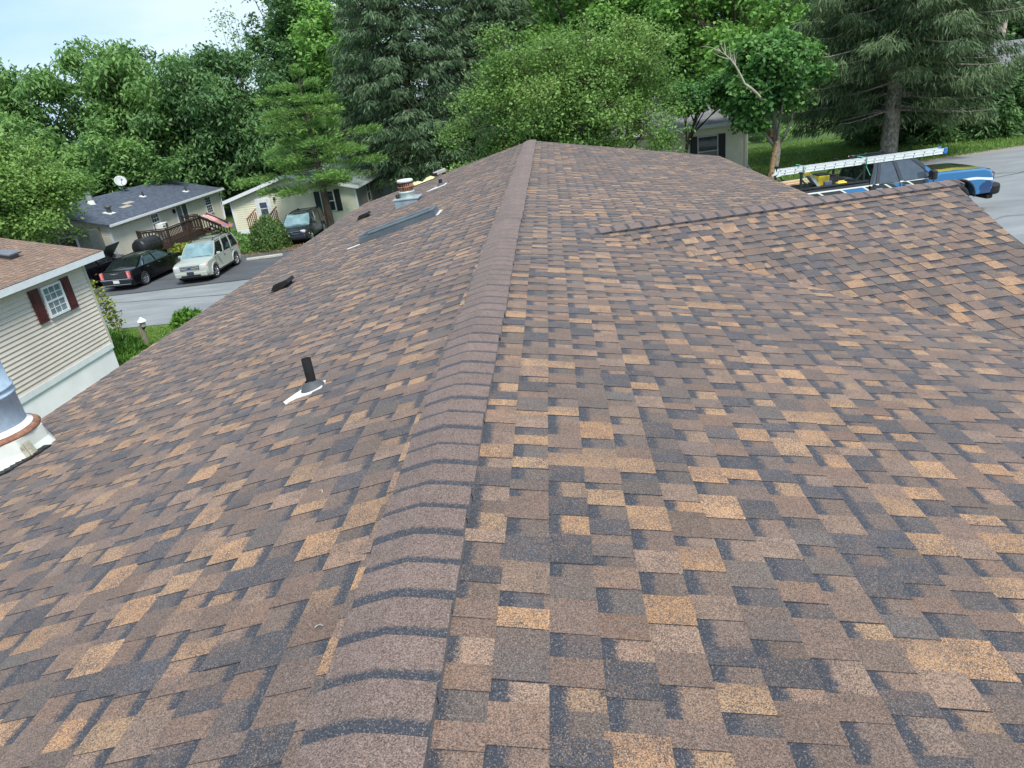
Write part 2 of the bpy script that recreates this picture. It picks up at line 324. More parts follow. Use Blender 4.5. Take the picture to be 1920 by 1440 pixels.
def lay(fr, ua, ub, vstart, vend, keep=None, clipf=None):
    v = vstart
    while v < vend-.01:
        v1 = min(v+EXP, vend); u = ua+random.uniform(-.2, 0); wob = random.uniform(-.0025, .0025)
        gap = random.random() < .5; prev = pick(); strip_end = u+random.uniform(.2, 1.0)
        while u < ub:
            wd = random.choice((.085, .105, .125, .145))+random.uniform(-.012, .018) if not gap else random.choice((.055, .075, .09, .11))+random.uniform(-.01, .012)
            u1 = u+wd; joint = .0
            if u1 > strip_end: u1 = max(u+.07, strip_end); strip_end += 1.0; joint = .0025
            a, b_ = max(u, ua), min(u1, ub)
            if b_-a > .01:
                cm = ((a+b_)/2, (v+v1)/2)
                if keep is None or keep(fr.p(*cm)):
                    c0 = pick(); r = random.random()
                    c1 = c0 if r < .80 else mixc(c0, BRN, random.uniform(.2, .7))
                    if gap and random.random() < .5: c0 = mixc(c0, GRY, .4); c1 = mixc(c1, GRY, .4)
                    jit = wob+random.uniform(-.0012, .0012)+.0022*math.sin(a*3.1+v*9)
                    vb = v1+jit
                    h1 = random.uniform(.0064, .0076)+(.0032 if not gap else 0.)+.0016*math.sin(a*2.3+v*5)
                    h0 = .0015 if gap else .0052
                    poly = [(a, v-.012), (b_-joint, v-.012), (b_-joint, vb), (a, vb)]
                    if clipf: poly = clipf(poly)
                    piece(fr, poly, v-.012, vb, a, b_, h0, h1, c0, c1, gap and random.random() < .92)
            u = u1; gap = not gap if random.random() < .93 else gap
        v += EXP
def keep_main(p): return p[1] < 3 or z_gable(p[0], p[1])-p[2] < .03 or p[0] < .6
S0 = .0917+.0646-EXP
lay(FR, Y0, Y1, S0, VR, keep_main)
lay(FL, Y0, Y1, .03, VL)
# valley of the near gable side in its own (u,v): gable height above main roof must stay positive
def valley_clip(fr, off):
    A, B, Cc = fr.p(0, 0), fr.p(1, 0), fr.p(0, 1)
    f = lambda p: z_main(p[0])-p[2]          # > 0: below the main roof, hidden
    k0, ku, kv = f(A), f(B)-f(A), f(Cc)-f(A)
    L = math.hypot(ku, kv)
    return lambda poly: clip(poly, (ku/L, kv/L), -k0/L+off)
def rake_clip(fr, nxt):                      # gable end follows the house eave direction
    A, B, Cc = fr.p(0, 0), fr.p(1, 0), fr.p(0, 1)
    f = lambda p: p[0]-(4.64-RK*(7.74-p[1]))
    k0, ku, kv = f(A), f(B)-f(A), f(Cc)-f(A); L = math.hypot(ku, kv)
    return lambda poly: nxt(clip(poly, (ku/L, kv/L), -k0/L))
RK = .14
lay(FG, -.3, U_G+.04, .10, 5.2, lambda p: p[0] < 4.9 and z_main(p[0])-p[2] < .05, rake_clip(FG, valley_clip(FG, .03)))
lay(FH, -.3, U_G+.04, .10, 5.2, lambda p: p[0] < 4.78 and z_main(p[0])-p[2] < .05, valley_clip(FH, .03))
def piece_mesh(name, items):
    me = bpy.data.meshes.new(name); vs = []; fs = []; ct = []; cb = []
    for v, f, t_, b_, c in items:
        o = len(vs); vs += v; fs += [tuple(i+o for i in x) for x in f]; ct += t_; cb += b_
    me.from_pydata([tuple(x) for x in vs], [], fs)
    at = me.color_attributes.new('tint', 'FLOAT_COLOR', 'CORNER'); at.data.foreach_set('color', np.c_[np.array(ct), np.ones(len(ct))].astype(np.float32).ravel())
    bt = me.attributes.new('band', 'FLOAT', 'CORNER'); bt.data.foreach_set('value', np.array(cb, np.float32))
    return me
home = thing('mobile_home', 'home with the big brown and tan shingle roof filling the foreground', 'house', (0, 0, 0))
# roof deck under the shingles
DECK = M('roof_deck_board', (.09, .08, .07), .9)
m = MB()
ye = [Y0+.02, Y1-.02]
m.add([FR.p(y, 0, -.012) for y in ye]+[FR.p(y, VR-.01, -.012) for y in ye]+[FL.p(y, VL-.01, -.012) for y in ye]+[FR.p(y, 0, -.03) for y in ye]+[FR.p(y, VR-.01, -.05) for y in ye]+[FL.p(y, VL-.01, -.05) for y in ye],
      [(0, 1, 3, 2), (0, 4, 5, 1), (6, 7, 9, 8), (6, 10, 11, 7), (2, 3, 9, 8), (4, 5, 11, 10)])
roof = m.build('roof', DECK, home, label='brown and tan laminated shingle roof with a long ridge')
m = MB()
for fr in (FG, FH):
    m.add([fr.p(-.1, 0, -.012), fr.p(U_G-.05, 0, -.012), fr.p(U_G-.3 if fr is FG else U_G, 1.2, -.012), fr.p(3.2, 4.2, -.012)], [(0, 1, 2, 3)])
m.build('gable_roof_deck', DECK, roof)
WHT = M('white_trim_paint', (.72, .75, .78), .45, var=.05)
m = MB()
m.bar(FR.p(Y0, VR+.015, -.09), FR.p(Y1, VR+.015, -.09), .03, .16); m.bar(FL.p(Y0, VL+.015, -.09), FL.p(Y1, VL+.015, -.09), .03, .16)
for y in (Y0+.01, Y1-.01):
    m.bar(FR.p(y, 0, -.09), FR.p(y, VR, -.09), .03, .15); m.bar(FL.p(y, 0, -.09), FL.p(y, VL, -.09), .03, .15)
rkp = lambda yy: (4.64-RK*(7.74-yy)+.0, yy)
for ya_, yb_ in ((7.74, 4.0), (7.74, 11.5)):
    pa, pb = rkp(ya_), rkp(yb_) if yb_ < 7 else (4.75, yb_)
    m.bar((pa[0], pa[1], GZ-.09), (pb[0], pb[1], z_gable(*pb)-.09), .03, .15)
m.build('fascia', WHT, roof)
# choose the largest pieces in view
scr = []
for i, it in enumerate(PIECES):
    d = it[4]-CAM_POS; zc = d @ AX[2]
    if zc < .3: continue
    ux, uy = FPX*(d @ AX[0])/zc, FPX*(d @ AX[1])/zc
    if abs(ux) > 930 or abs(uy) > 690: continue
    vs = np.array(it[0][:4])-CAM_POS; z = np.maximum(vs @ AX[2], .2); X, Y = vs @ AX[0]/z, vs @ AX[1]/z
    scr.append((abs(sum(X[k]*Y[(k+1) % 4]-X[(k+1) % 4]*Y[k] for k in range(4))), i))
scr.sort(reverse=True)
near = {i for _, i in scr[:298]}
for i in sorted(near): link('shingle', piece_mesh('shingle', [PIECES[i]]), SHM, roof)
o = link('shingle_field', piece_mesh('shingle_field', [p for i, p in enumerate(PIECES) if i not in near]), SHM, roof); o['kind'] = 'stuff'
# ridge caps, each overlapping the next one farther on
CAPC = (.160, .112, .095)
def cap_piece(name, o, d, sl, sr, tl, tr, L, half, parent, k=1., lh=1.):
    """o: ridge point, d: ridge direction (unit, np), sl/sr: horizontal unit to left/right, tl/tr slopes"""
    offs = [(-1, half), (-1, half*.62), (-1, half*.3), (-1, half*.12), (0, 0), (1, half*.12), (1, half*.3), (1, half*.62), (1, half)]
    rows = []; ct = []; vs = []; fs = []; cb = []
    ys = (-.03, 0.0, .058, L*.7, L+.004)
    n = len(offs); hump = lambda q: .010*math.exp(-(q/(half*.28))**2)
    for y in ys:
        hh = .021+.0075*(y/L)
        for sgn, q in offs:
            if sgn < 0: q = q*lh
            dr = (sl if sgn < 0 else sr); tt = (tl if sgn < 0 else tr)
            p = o+d*y+dr*q*math.cos(math.atan(tt)); z = -tt*q*math.cos(math.atan(tt))+hh*(1-.45*(q/half if sgn < 0 else 0))+.004-abs(tt)*half*.20*math.exp(-(q/(half*.30))**2)
            vs.append(np.array([p[0], p[1], p[2]+z]))
    rr = len(ys)
    kk = random.uniform(.92, 1.07); cc = tuple(x*kk for x in CAPC)
    for r in range(rr-1):
        for i in range(n-1):
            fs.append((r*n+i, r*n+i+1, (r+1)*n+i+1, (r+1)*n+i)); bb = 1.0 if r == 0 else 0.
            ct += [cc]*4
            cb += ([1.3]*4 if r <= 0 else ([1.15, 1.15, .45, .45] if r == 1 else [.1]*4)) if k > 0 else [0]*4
    base = len(vs)
    low = [v-np.array([0, 0, .029]) for v in vs]; vs += low; dup0 = len(vs); vs += [vs[(rr-1)*n+i] for i in range(n)]
    ed = [(rr-1)*n+i for i in range(n)]
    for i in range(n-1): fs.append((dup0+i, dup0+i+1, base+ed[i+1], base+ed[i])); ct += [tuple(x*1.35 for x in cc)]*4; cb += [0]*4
    for col_ in (0, n-1):
        for r in range(rr-1):
            a, b_ = r*n+col_, (r+1)*n+col_; q0 = len(vs); vs += [vs[a], vs[b_]]
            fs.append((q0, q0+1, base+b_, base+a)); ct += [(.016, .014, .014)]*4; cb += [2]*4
    me = piece_mesh(name, [(vs, fs, ct, cb, 0)])
    me.polygons.foreach_set('use_smooth', [r < (rr-1)*(n-1) for r in range(len(me.polygons))])
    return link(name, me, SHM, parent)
y = Y0
while y < Y1-.1:
    jx = .004*math.sin(y*1.7)+.003*math.sin(y*.6+1)+random.uniform(-.004, .004); sk = random.uniform(-.018, .018)
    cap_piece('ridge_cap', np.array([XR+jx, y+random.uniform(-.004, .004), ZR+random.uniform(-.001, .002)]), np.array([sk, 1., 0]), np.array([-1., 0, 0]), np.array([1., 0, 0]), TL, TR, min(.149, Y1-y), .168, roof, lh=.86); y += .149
u = .0
while u < U_G-.05:
    p = np.array([GP[0], GP[1], GZ])+np.array([gd[0], gd[1], 0])*u
    cap_piece('gable_ridge_cap', p, np.array([gd[0], gd[1], 0]), np.array([gn[0], gn[1], 0]), np.array([-gn[0], -gn[1], 0]), GM, GM, min(.158, U_G+.02-u), .165, roof); u += .158

# ------------------------------------------------------------------ lap siding houses
def siding(m, a, b_, z0, z1, lap=.115, out=(0, 0, 1), gable=None, proud=.030):
    """lapped boards from ground point a to b_ (xy); gable=(peak z) narrows boards to a symmetric gable above z1"""
    a, b_ = Vector((a[0], a[1], 0)), Vector((b_[0], b_[1], 0)); o_ = Vector(out); z = z0; top = gable if gable else z1
    while z < top-1e-4:
        zt = min(z+lap, top)
        def span(zz):
            if zz <= z1 or not gable: return 0., 1.
            k = (zz-z1)/(gable-z1)*.5; return k, 1-k
        (k0, k1), (q0, q1) = span(z), span(zt)
        P = [a.lerp(b_, k0)+Vector((0, 0, z))+o_*proud, a.lerp(b_, k1)+Vector((0, 0, z))+o_*proud, a.lerp(b_, q1)+Vector((0, 0, zt))+o_*.002, a.lerp(b_, q0)+Vector((0, 0, zt))+o_*.002,
             a.lerp(b_, k0)+Vector((0, 0, z))-o_*.004, a.lerp(b_, k1)+Vector((0, 0, z))-o_*.004]
        m.add(P, [(0, 1, 2, 3), (4, 5, 1, 0)]); z = zt
    return m
SID_TAUPE = M('vinyl_siding_taupe', (.64, .57, .50), .5, var=.07, scale=1.2, stretch=(1, 1, .3))
SID_CREAM = M('vinyl_siding_cream', (.70, .67, .55), .5, var=.07, scale=1.2, stretch=(1, 1, .3))
SID_LEMON = M('vinyl_siding_pale_yellow', (.72, .71, .54), .5, var=.07, scale=1.2, stretch=(1, 1, .3))
SID_DIM = M('vinyl_siding_sage', (.70, .65, .50), .5, var=.06, scale=2)
GLASS = M('window_glass_dark', (.03, .045, .05), .06, spec=.8, var=.3, scale=3)
GLASSL = M('window_glass_pale', (.16, .22, .23), .08, spec=.8, var=.25, scale=4)
# our own walls below the eaves
m = MB()
xl, xr_ = -4.35, 4.3; 
for (a, b_, o_) in (((xl, Y0+.35), (xl, Y1-.35), (-1, 0, 0)), ((xr_, Y0+.35), (xr_, Y1-.35), (1, 0, 0))): siding(m, a, b_, gz(a[0], a[1])+.7, -1.0, out=o_)
for yy, o_ in ((Y0+.35, (0, -1, 0)), (Y1-.35, (0, 1, 0))): siding(m, (xl, yy), (xr_, yy), -4.6, -1.05, out=o_, gable=-.12)
m.build('wall', SID_TAUPE, home)
m = MB(); m.box((0, 8.3, -4.95), (8.5, 19.5, 1.4)); m.build('skirting', WHT, home)
m = MB(); m.box((-4.5, 8.3, -1.12), (.5, 20.0, .03)); m.box((4.45, 8.3, -.98), (.5, 20.0, .03)); m.build('soffit', WHT, home)
# ------------------------------------------------------------------ things on the roof
def zl(x): return ZR+TL*(x-XR)               # height of the left roof side
LROT = Matrix.Rotation(-aL, 3, 'Y')           # tilts level boxes onto the left side
GALV = M('galvanised_steel', (.40, .52, .64), .45, .15, var=.16, scale=9, bump=.05)
RUST = M('rusted_steel', (.17, .065, .035), .85, 0, c2=(.36, .20, .13), scale=14, bump=.3)
BLKP = M('black_pipe_plastic', (.014, .015, .016), .8, var=.3, spec=.15)
RUB = M('grey_rubber_boot', (.075, .08, .088), .65)
OFFW = M('aged_white_metal', (.60, .63, .58), .5, var=.12, scale=5)
FLASH = M('white_flashing_metal', (.78, .80, .80), .35, var=.05)
DKM = M('dark_bronze_metal', (.014, .012, .012), .6, .1, var=.3)
BLG = M('blue_grey_metal', (.11, .14, .165), .45, .3, var=.12)
def slope_box(c, d, lift=0.):                 # box lying on the left side: c=(x,y) centre, d=(along slope, along ridge, height)
    n = Vector((-math.sin(aL), 0, math.cos(aL)))
    return MB().box(Vector((c[0], c[1], zl(c[0])))+n*(d[2]/2+lift), d, rot=LROT)
# plumbing vent in front
x, y = -1.115, 3.79; z = zl(x)
t_ = thing('plumbing_vent_pipe', 'black vent pipe with grey collar and bare white flashing near the ridge', 'vent pipe', (x, y, z))
m = MB(); m.lathe([(.029, .0), (.029, .205), (.024, .205), (.024, .03)], 18); m.build('pipe', BLKP, t_)
m = MB(); m.lathe([(.078, .012), (.072, .022), (.045, .05), (.034, .062), (.029, .062)], 22, axis=LROT); m.build('collar', RUB, t_)
m = MB(); nrm = Vector((-math.sin(aL), 0, math.cos(aL)))
P = [(-.165, -.10), (-.12, -.02), (-.07, .05), (.07, .06), (.075, -.05), (.0, -.09), (-.08, -.095), (-.14, -.135)]
m.add([LROT @ Vector((a, b_, .0165)) for a, b_ in P]+[LROT @ Vector((a, b_, .006)) for a, b_ in P], [tuple(range(8))]+[(i, (i+1) % 8, 8+(i+1) % 8, 8+i) for i in range(8)]); m.build('flashing', FLASH, t_)
# chimney at the left edge
x, y = -4.10, 4.55; z = zl(x)
t_ = thing('chimney_flue', 'wide blue grey galvanised flue with rusty collar on white curb', 'chimney', (x, y, z))
m = MB(); h = .26
c4 = [(.39*math.cos(q_), .39*math.sin(q_)) for q_ in np.linspace(.39, .39+2*math.pi, 9)[:-1]]
m.loft([[Vector((a*k, b_*k, a*TL*k-.02 if zz is None else zz)) for a, b_ in c4] for k, zz in ((1.12, None), (1.0, .16), (.97, h))]); m.build('curb', OFFW, t_, bevel=.012)
m = MB()
for k, q_ in enumerate((-.36, -.27, -.2)): m.bar((.425*math.cos(q_), .425*math.sin(q_), .425*math.cos(q_)*TL-.01), (.37*math.cos(q_), .37*math.sin(q_), .22), .03, .008)
m.build('sealant_strip', M('torn_sealant', (.33, .31, .24), .8, var=.4, scale=20), t_)
m = MB(); 
for k in range(26):
    a = -2.6+2.6*k/25; rr_ = .42+random.uniform(-.012, .015); m.box((rr_*math.cos(a), rr_*math.sin(a), rr_*math.cos(a)*TL+.012), (.06, .05, .03), rz=a)
m.build('tar_bead', M('black_tar', (.015, .016, .018), .6), t_)
m = MB(); m.lathe([(.0, h+.01), (.355, h+.0), (.365, h+.012), (.34, h+.03), (.27, h+.045), (.245, h+.05)], 36); m.build('rusty_collar', RUST, t_)
m = MB(); m.lathe([(.318, h+.038), (.30, h+.052), (.284, h+.072)], 36); m.build('sealant_ring', FLASH, t_)
m = MB(); m.lathe([(.282, h+.04), (.280, h+.30), (.29, h+.305), (.29, h+.32), (.281, h+.325), (.281, h+.35), (.29, h+.355), (.29, h+.37), (.275, h+.375), (.268, h+.76), (.275, h+.765), (.275, h+.8), (.0, h+.8)], 40); m.build('flue_pipe', GALV, t_)
m = MB(); m.lathe([(0, 0), (.014, .004), (.018, .016), (.012, .03), (0, .034)], 10, c=(.262, -.08, h+.80)); m.build('bolt', M('bright_bolt', (.6, .62, .65), .25, .9), t_)
# two low hooded vents
for i, (x, y, lab) in enumerate(((-3.16, 8.58, 'dark hooded roof vent halfway down, nearer of the two by the eave'), (-3.52, 14.3, 'small dark hooded roof vent farther on, below the skylight end'))):
    t_ = thing('roof_vent', lab, 'roof vent', (x, y, zl(x)), 0, 'low hooded vents on the left roof side'); t_.scale = (.82, .82, .82)
    m = MB(); m.box(LROT @ Vector((.02, 0, .035)), (.17, .22, .06), rot=LROT); m.build('vent_box', DKM, t_)
    m = MB(); pr = [(-.18, .035), (-.10, .105), (.13, .115), (.15, .065), (.02, .02), (-.06, .02)]
    m.loft([[LROT @ Vector((a, b_, c)) for a, c in pr] for b_ in (-.15, .15)]); m.build('hood', DKM, t_)
    m = MB(); m.box(LROT @ Vector((-.03, 0, .013)), (.34, .34, .006), rot=LROT); m.build('base_flange', DKM, t_)
    m = MB(); m.box(LROT @ Vector((.015, .015, .1155)), (.225, .27, .008), rot=LROT @ Matrix.Rotation(-.0435, 3, 'Y')); m.build('cover_plate', M('vent_plate_painted_light', (.19, .17, .18), .3, .2), t_)  # light falling on the hood top is put into this paler grey
# skylight
cx_, cy_ = -1.90, 10.28; Lx, Ly, hh = 1.22, .36, .095
t_ = thing('skylight', 'long grey framed skylight lying low on the left roof side', 'skylight', (cx_, cy_, zl(cx_)))
L = lambda a, b_, c: LROT @ Vector((a, b_, c))
m = MB()
for a, d in (((0, -Ly/2+.03, hh/2), (Lx, .06, hh)), ((0, Ly/2-.03, hh/2), (Lx, .06, hh)), ((-Lx/2+.03, 0, hh/2), (.06, Ly-.125, hh)), ((Lx/2-.03, 0, hh/2), (.06, Ly-.125, hh))): m.box(L(*a), d, rot=LROT)
m.build('curb_frame', BLG, t_, bevel=.006)
m = MB()
for a, d in (((.08, -Ly/2+.035, hh+.014), (Lx-.16, .085, .026)), ((-.0, Ly/2-.035, hh+.014), (Lx, .085, .026)), ((-Lx/2+.035, 0, hh+.014), (.08, Ly-.16, .026)), ((Lx/2-.035, 0, hh+.014), (.08, Ly-.16, .026))): m.box(L(*a), d, rot=LROT)
m.build('retaining_frame', M('lighter_grey_metal', (.17, .21, .235), .35, .4), t_, bevel=.004)
MB().box(L(0, 0, hh+.003), (Lx-.12, Ly-.12, .01), rot=LROT).build('glass', GLASS, t_)
m = MB(); m.box(L(.62, .06, .012), (.06, Ly+.06, .008), rot=LROT); m.box(L(-.70, -.27, .016), (.2, .06, .006), rot=LROT); m.build('flashing', FLASH, t_)
# rusty turbine vent on a curb
x, y = -2.47, 13.85; z = zl(x)
t_ = thing('turbine_vent', 'rusty slatted turbine vent with white cap on a grey curb', 'turbine vent', (x, y, z)); t_.scale = (.78, .78, .78)
m = MB(); q = .30
m.loft([[Vector((a*q, b_*q, (a*q*TL-.02) if k == 0 else .13)) for a, b_ in ((-1, -1), (1, -1), (1, 1), (-1, 1))] for k in (0, 1)]); m.build('curb', M('curb_blue_grey', (.22, .30, .35), .5, .1), t_, bevel=.01)
m = MB(); m.box((0, 0, .145), (.66, .64, .022)); m.build('curb_lid', M('curb_lid_grey', (.36, .42, .44), .45, .2), t_)
m = MB(); m.lathe([(.19, .155), (.19, .27), (.205, .275), (.205, .31), (.19, .315), (.0, .315)], 28); m.build('collar', M('pale_sage_metal', (.45, .52, .50), .4, .2), t_)
m = MB()
for k in range(22):
    a = 2*math.pi*k/22; P = [(r*math.cos(a+tw), r*math.sin(a+tw), zz) for r, zz, tw in ((.16, .32, 0), (.215, .42, .1), (.16, .53, .2))]
    m.add([Vector(p) for p in P]+[Vector((p[0]*.9+.02*math.sin(a), p[1]*.9-.02*math.cos(a), p[2])) for p in P], [(0, 1, 4, 3), (1, 2, 5, 4)])
m.build('turbine_vanes', RUST, t_)
m = MB(); m.lathe([(.205, .405), (.22, .42), (.205, .435)], 28); m.lathe([(.12, .32), (.12, .53)], 16); m.build('turbine_ring', RUST, t_)
m = MB(); m.lathe([(.17, .525), (.20, .53), (.205, .575), (.18, .595), (.0, .61)], 28); m.build('cap', OFFW, t_)
m = MB(); m.lathe([(.05, .15), (.05, .25), (.0, .25)], 12, c=(-.24, -.06, 0)); m.build('stub_pipe', DKM, t_)
# far small vent pipe
x, y = -1.95, 14.95; z = zl(x)
t_ = thing('plumbing_vent_pipe', 'short far vent pipe with white flashing behind the turbine vent', 'vent pipe', (x, y, z))
m = MB(); m.lathe([(.04, .0), (.04, .14), (.033, .14)], 14); m.build('pipe', BLKP, t_)
m = MB(); m.lathe([(.10, .015), (.06, .06), (.04, .07)], 16, axis=LROT); m.build('collar', RUB, t_)
m = MB(); m.add([LROT @ Vector(p) for p in ((-.30, -.16, .02), (.12, -.14, .02), (.12, .16, .02), (-.05, .16, .02), (-.30, -.16, .008), (.12, -.14, .008), (.12, .16, .008), (-.05, .16, .008))], [(0, 1, 2, 3), (0, 1, 5, 4), (1, 2, 6, 5), (2, 3, 7, 6), (3, 0, 4, 7)]); m.build('flashing', FLASH, t_)
# loose gear by the far edge
x, y = -3.0, 17.9
t_ = thing('folded_tarp', 'pale yellow crumpled tarp at the far roof edge', 'tarp', (x, y, zl(x)))
m = MB(); n = 9; vs = [(-.45+.9*i/(n-1), -.14+.28*j/3, (-.45+.9*i/(n-1))*TL+.03+.10*math.sin(math.pi*j/3)*(.5+.5*math.sin(i*1.9+j))) for j in range(4) for i in range(n)]
m.add(vs, [(j*n+i, j*n+i+1, (j+1)*n+i+1, (j+1)*n+i) for j in range(3) for i in range(n-1)], True); m.build('cloth', M('yellow_tarp', (.60, .56, .28), .6, var=.2), t_)
x, y = -2.45, 18.1
t_ = thing('nail_gun', 'grey and black nail gun lying at the far roof edge', 'tool', (x, y, zl(x)), R(20))
MB().box((0, 0, .10), (.34, .09, .10), rot=LROT).build('body', M('tool_grey', (.35, .33, .33), .5), t_, bevel=.02)
MB().box((.11, 0, .06), (.09, .07, .14), rot=LROT).build('handle', BLKP, t_, bevel=.015)
MB().lathe([(.09, -.03), (.09, .05), (0, .05)], 14, c=(-.12, .03, .05)).build('magazine', BLKP, t_)
# tiny offcuts left on the shingles
for k, (x, y, lab) in enumerate(((-2.75, 4.66, 'tiny pale wood chip on the shingles below the left eave'), (-.58, 2.34, 'curled pale shaving on the shingles left of the ridge'), (-.30, 1.50, 'bent nail beside the ridge caps near the bottom'))):
    o_ = MB(); o_.tube([(0, 0, .006), (.02, .008, .012), (.035, .022, .008), (.03, .04, .006)], [.004, .005, .004, .003], 6)
    o = o_.build('wood_chip' if k < 2 else 'bent_nail', M('pale_wood', (.55, .42, .28), .7) if k < 2 else M('steel_nail', (.4, .38, .34), .4, .7)); o.location = (x, y, zl(x)+.009); o.rotation_euler = (0, 0, k*1.3); o.scale = (.5, .5, .5)
    tag(o, lab, 'debris')

# ------------------------------------------------------------------ neighbouring homes
def wbox(m, c, r, o_, w, h, d, cz):           # box on a wall: centre xy c, along r, outwards o_ (clear of the lap siding)
    m.box(Vector((c[0]+o_[0]*(d/2+.03), c[1]+o_[1]*(d/2+.03), cz)), (w, d, h), rot=Matrix((Vector(r), Vector(o_), Vector((0, 0, 1)))).transposed()); return m
def window(parent, c, r, o_, w, h, cz, grid=(3, 2), frame=WHT, glass=GLASS, fw=.07, sash=True):
    """frame part with its panes, muntins as sub-parts. c: wall point (xy)"""
    m = MB(); at = lambda s, z, d: (c[0]+r[0]*s+o_[0]*d, c[1]+r[1]*s+o_[1]*d)
    for s in (-1, 1): wbox(m, at(s*(w/2-fw/2), 0, .012), r, o_, fw, h, .05, cz)
    for s in (-1, 1): wbox(m, at(0, 0, .012), r, o_, w-2*fw, fw, .048, cz+s*(h/2-fw/2))
    if sash: wbox(m, at(0, 0, .012), r, o_, w-2*fw, fw*.8, .044, cz)
    f = m.build('window', frame, parent)
    iw, ih = w-2*fw, h-2*fw; halves = ((ih/2-fw*.4, ih/4+fw*.2), (ih/2-fw*.4, -ih/4-fw*.2)) if sash else ((ih, 0),)
    mu = MB()
    for hh_, zc in halves:
        nx, ny = grid; px_, pz = iw/nx, hh_/ny
        for i in range(nx):
            for j in range(ny):
                q = MB(); wbox(q, at(-iw/2+px_*(i+.5), 0, .016), r, o_, px_-.012, pz-.012, .012, cz+zc-hh_/2+pz*(j+.5)); q.build('pane', glass, f)
        for i in range(1, nx): wbox(mu, at(-iw/2+px_*i, 0, .018), r, o_, .018, hh_, .02, cz+zc)
        for j in range(1, ny): wbox(mu, at(0, 0, .018), r, o_, iw, .018, .021, cz+zc-hh_/2+pz*j)
    if mu.v: mu.build('muntin', frame, f)
    return f
def shutter(parent, c, r, o_, w, h, cz, mat):
    m = MB(); wbox(m, (c[0]+o_[0]*.012, c[1]+o_[1]*.012), r, o_, w, h, .03, cz); f = m.build('shutter', mat, parent)
    for zc in (cz+h*.23, cz-h*.23):
        q = MB(); wbox(q, (c[0]+o_[0]*.04, c[1]+o_[1]*.04), r, o_, w*.58, h*.34, .014, zc); q.build('raised_panel', mat, f, bevel=.006)
    return f
def roof_courses(fr, u0, u1, v1, mat, name, parent, e=.143, step=.012):
    m = MB(); v = 0.
    while v < v1-.01:
        vb = min(v+e, v1); m.add([fr.p(u0, v, .0), fr.p(u1, v, .0), fr.p(u1, vb, step), fr.p(u0, vb, step), fr.p(u0, vb, -.002), fr.p(u1, vb, -.002)], [(0, 1, 2, 3), (3, 2, 5, 4)]); v = vb
    m.add([fr.p(u0, 0, -.05), fr.p(u1, 0, -.05), fr.p(u1, v1, -.05), fr.p(u0, v1, -.05), fr.p(u0, 0, .0), fr.p(u0, v1, .01), fr.p(u1, 0, 0), fr.p(u1, v1, .01)], [(0, 1, 2, 3), (0, 3, 5, 4), (1, 6, 7, 2)])
    return m.build(name, mat, parent)
PX, NX, PY, NY = (1, 0, 0), (-1, 0, 0), (0, 1, 0), (0, -1, 0)
# --- taupe home at the left
nh = thing('mobile_home', 'taupe sided neighbour home with burgundy shutters and white skirting at left', 'house', (0, 0, 0))
wx, ya, yb = -12.8, -4.0, 18.2
m = siding(MB(), (wx, ya), (wx, yb), -4.07, -1.66, .115, PX); siding(m, (wx, yb), (wx-8.4, yb), -4.07, -1.66, .115, PY, gable=-.62); siding(m, (wx, ya), (wx-8.4, ya), -4.07, -1.66, .115, NY, gable=-.62); m.build('wall', SID_TAUPE, nh)
m = MB(); m.box((wx+.012, yb+.0, -2.865), (.05, .09, 2.41)); m.build('corner_trim', M('taupe_trim', (.50, .48, .42), .5, var=.04), nh)
m = MB(); m.box((wx-.02, (ya+yb)/2, -4.74), (.04, yb-ya, 1.24)); m.box((wx-4.2, yb-.02, -4.74), (8.3, .04, 1.24)); m.build('skirting', M('white_skirting_vinyl', (.89, .88, .90), .5, var=.08, scale=.8), nh)
m = MB(); m.box((wx+.012, (ya+yb)/2, -4.15), (.055, yb-ya+.05, .165)); m.build('skirting_band', WHT, nh)
m = MB(); m.box((wx+.31, (ya+yb)/2+.3, -1.63), (.03, yb-ya+.66, .17)); m.box((wx+.15, (ya+yb)/2+.3, -1.70), (.31, yb-ya+.66, .02)); m.bar((wx+.31, yb+.62, -1.63), (wx-4.2, yb+.62, -.55), .03, .17); m.build('fascia', WHT, nh)
s_ = .235; an = math.atan(s_)
fr1 = Frame((wx-4.2, 0, -1.535+s_*4.52), PY, (math.cos(an), 0, -math.sin(an)))
PAL_SAVE, P_SAVE = list(PAL), PIECES
PIECES = []
PAL[:] = [((.255, .155, .095), .5), ((.225, .135, .083), .3), ((.29, .18, .11), .2)]
_v = 0.
lay(fr1, 9.0, yb+.64, 0.0, 4.52/math.cos(an))
rl = link('roof', piece_mesh('roof', [(a, b_, c, [q if q > 1.5 else 0 for q in d], e_) for a, b_, c, d, e_ in PIECES]), SHM, nh); rl['label'] = 'light brown shingle roof'; rl['kind'] = 'stuff'
PAL[:] = PAL_SAVE; PIECES = P_SAVE
fr2 = Frame((wx-4.2, 0, -1.535+s_*4.52), PY, (-math.cos(an), 0, -math.sin(an)))
m = MB(); m.add([fr1.p(ya-.3, 0, -.01), fr1.p(9.1, 0, -.01), fr1.p(9.1, 4.64, -.01), fr1.p(ya-.3, 4.64, -.01), fr2.p(ya-.3, 0, -.01), fr2.p(yb+.6, 0, -.01), fr2.p(yb+.6, 4.64, -.01), fr2.p(ya-.3, 4.64, -.01)], [(0, 1, 2, 3), (4, 5, 6, 7)]); m.build('far_roof_side', M('brown_shingle_plain', (.21, .125, .08), .9), nh)
BURG = M('burgundy_shutter', (.075, .016, .020), .45, var=.12)
wc = (wx, 16.68)
window(nh, wc, PY, PX, .76, .80, -2.30, (3, 2), glass=GLASSL, fw=.055)
for s in (-1, 1): shutter(nh, (wx, 16.66+s*.60), PY, PX, .33, .86, -2.30, BURG)
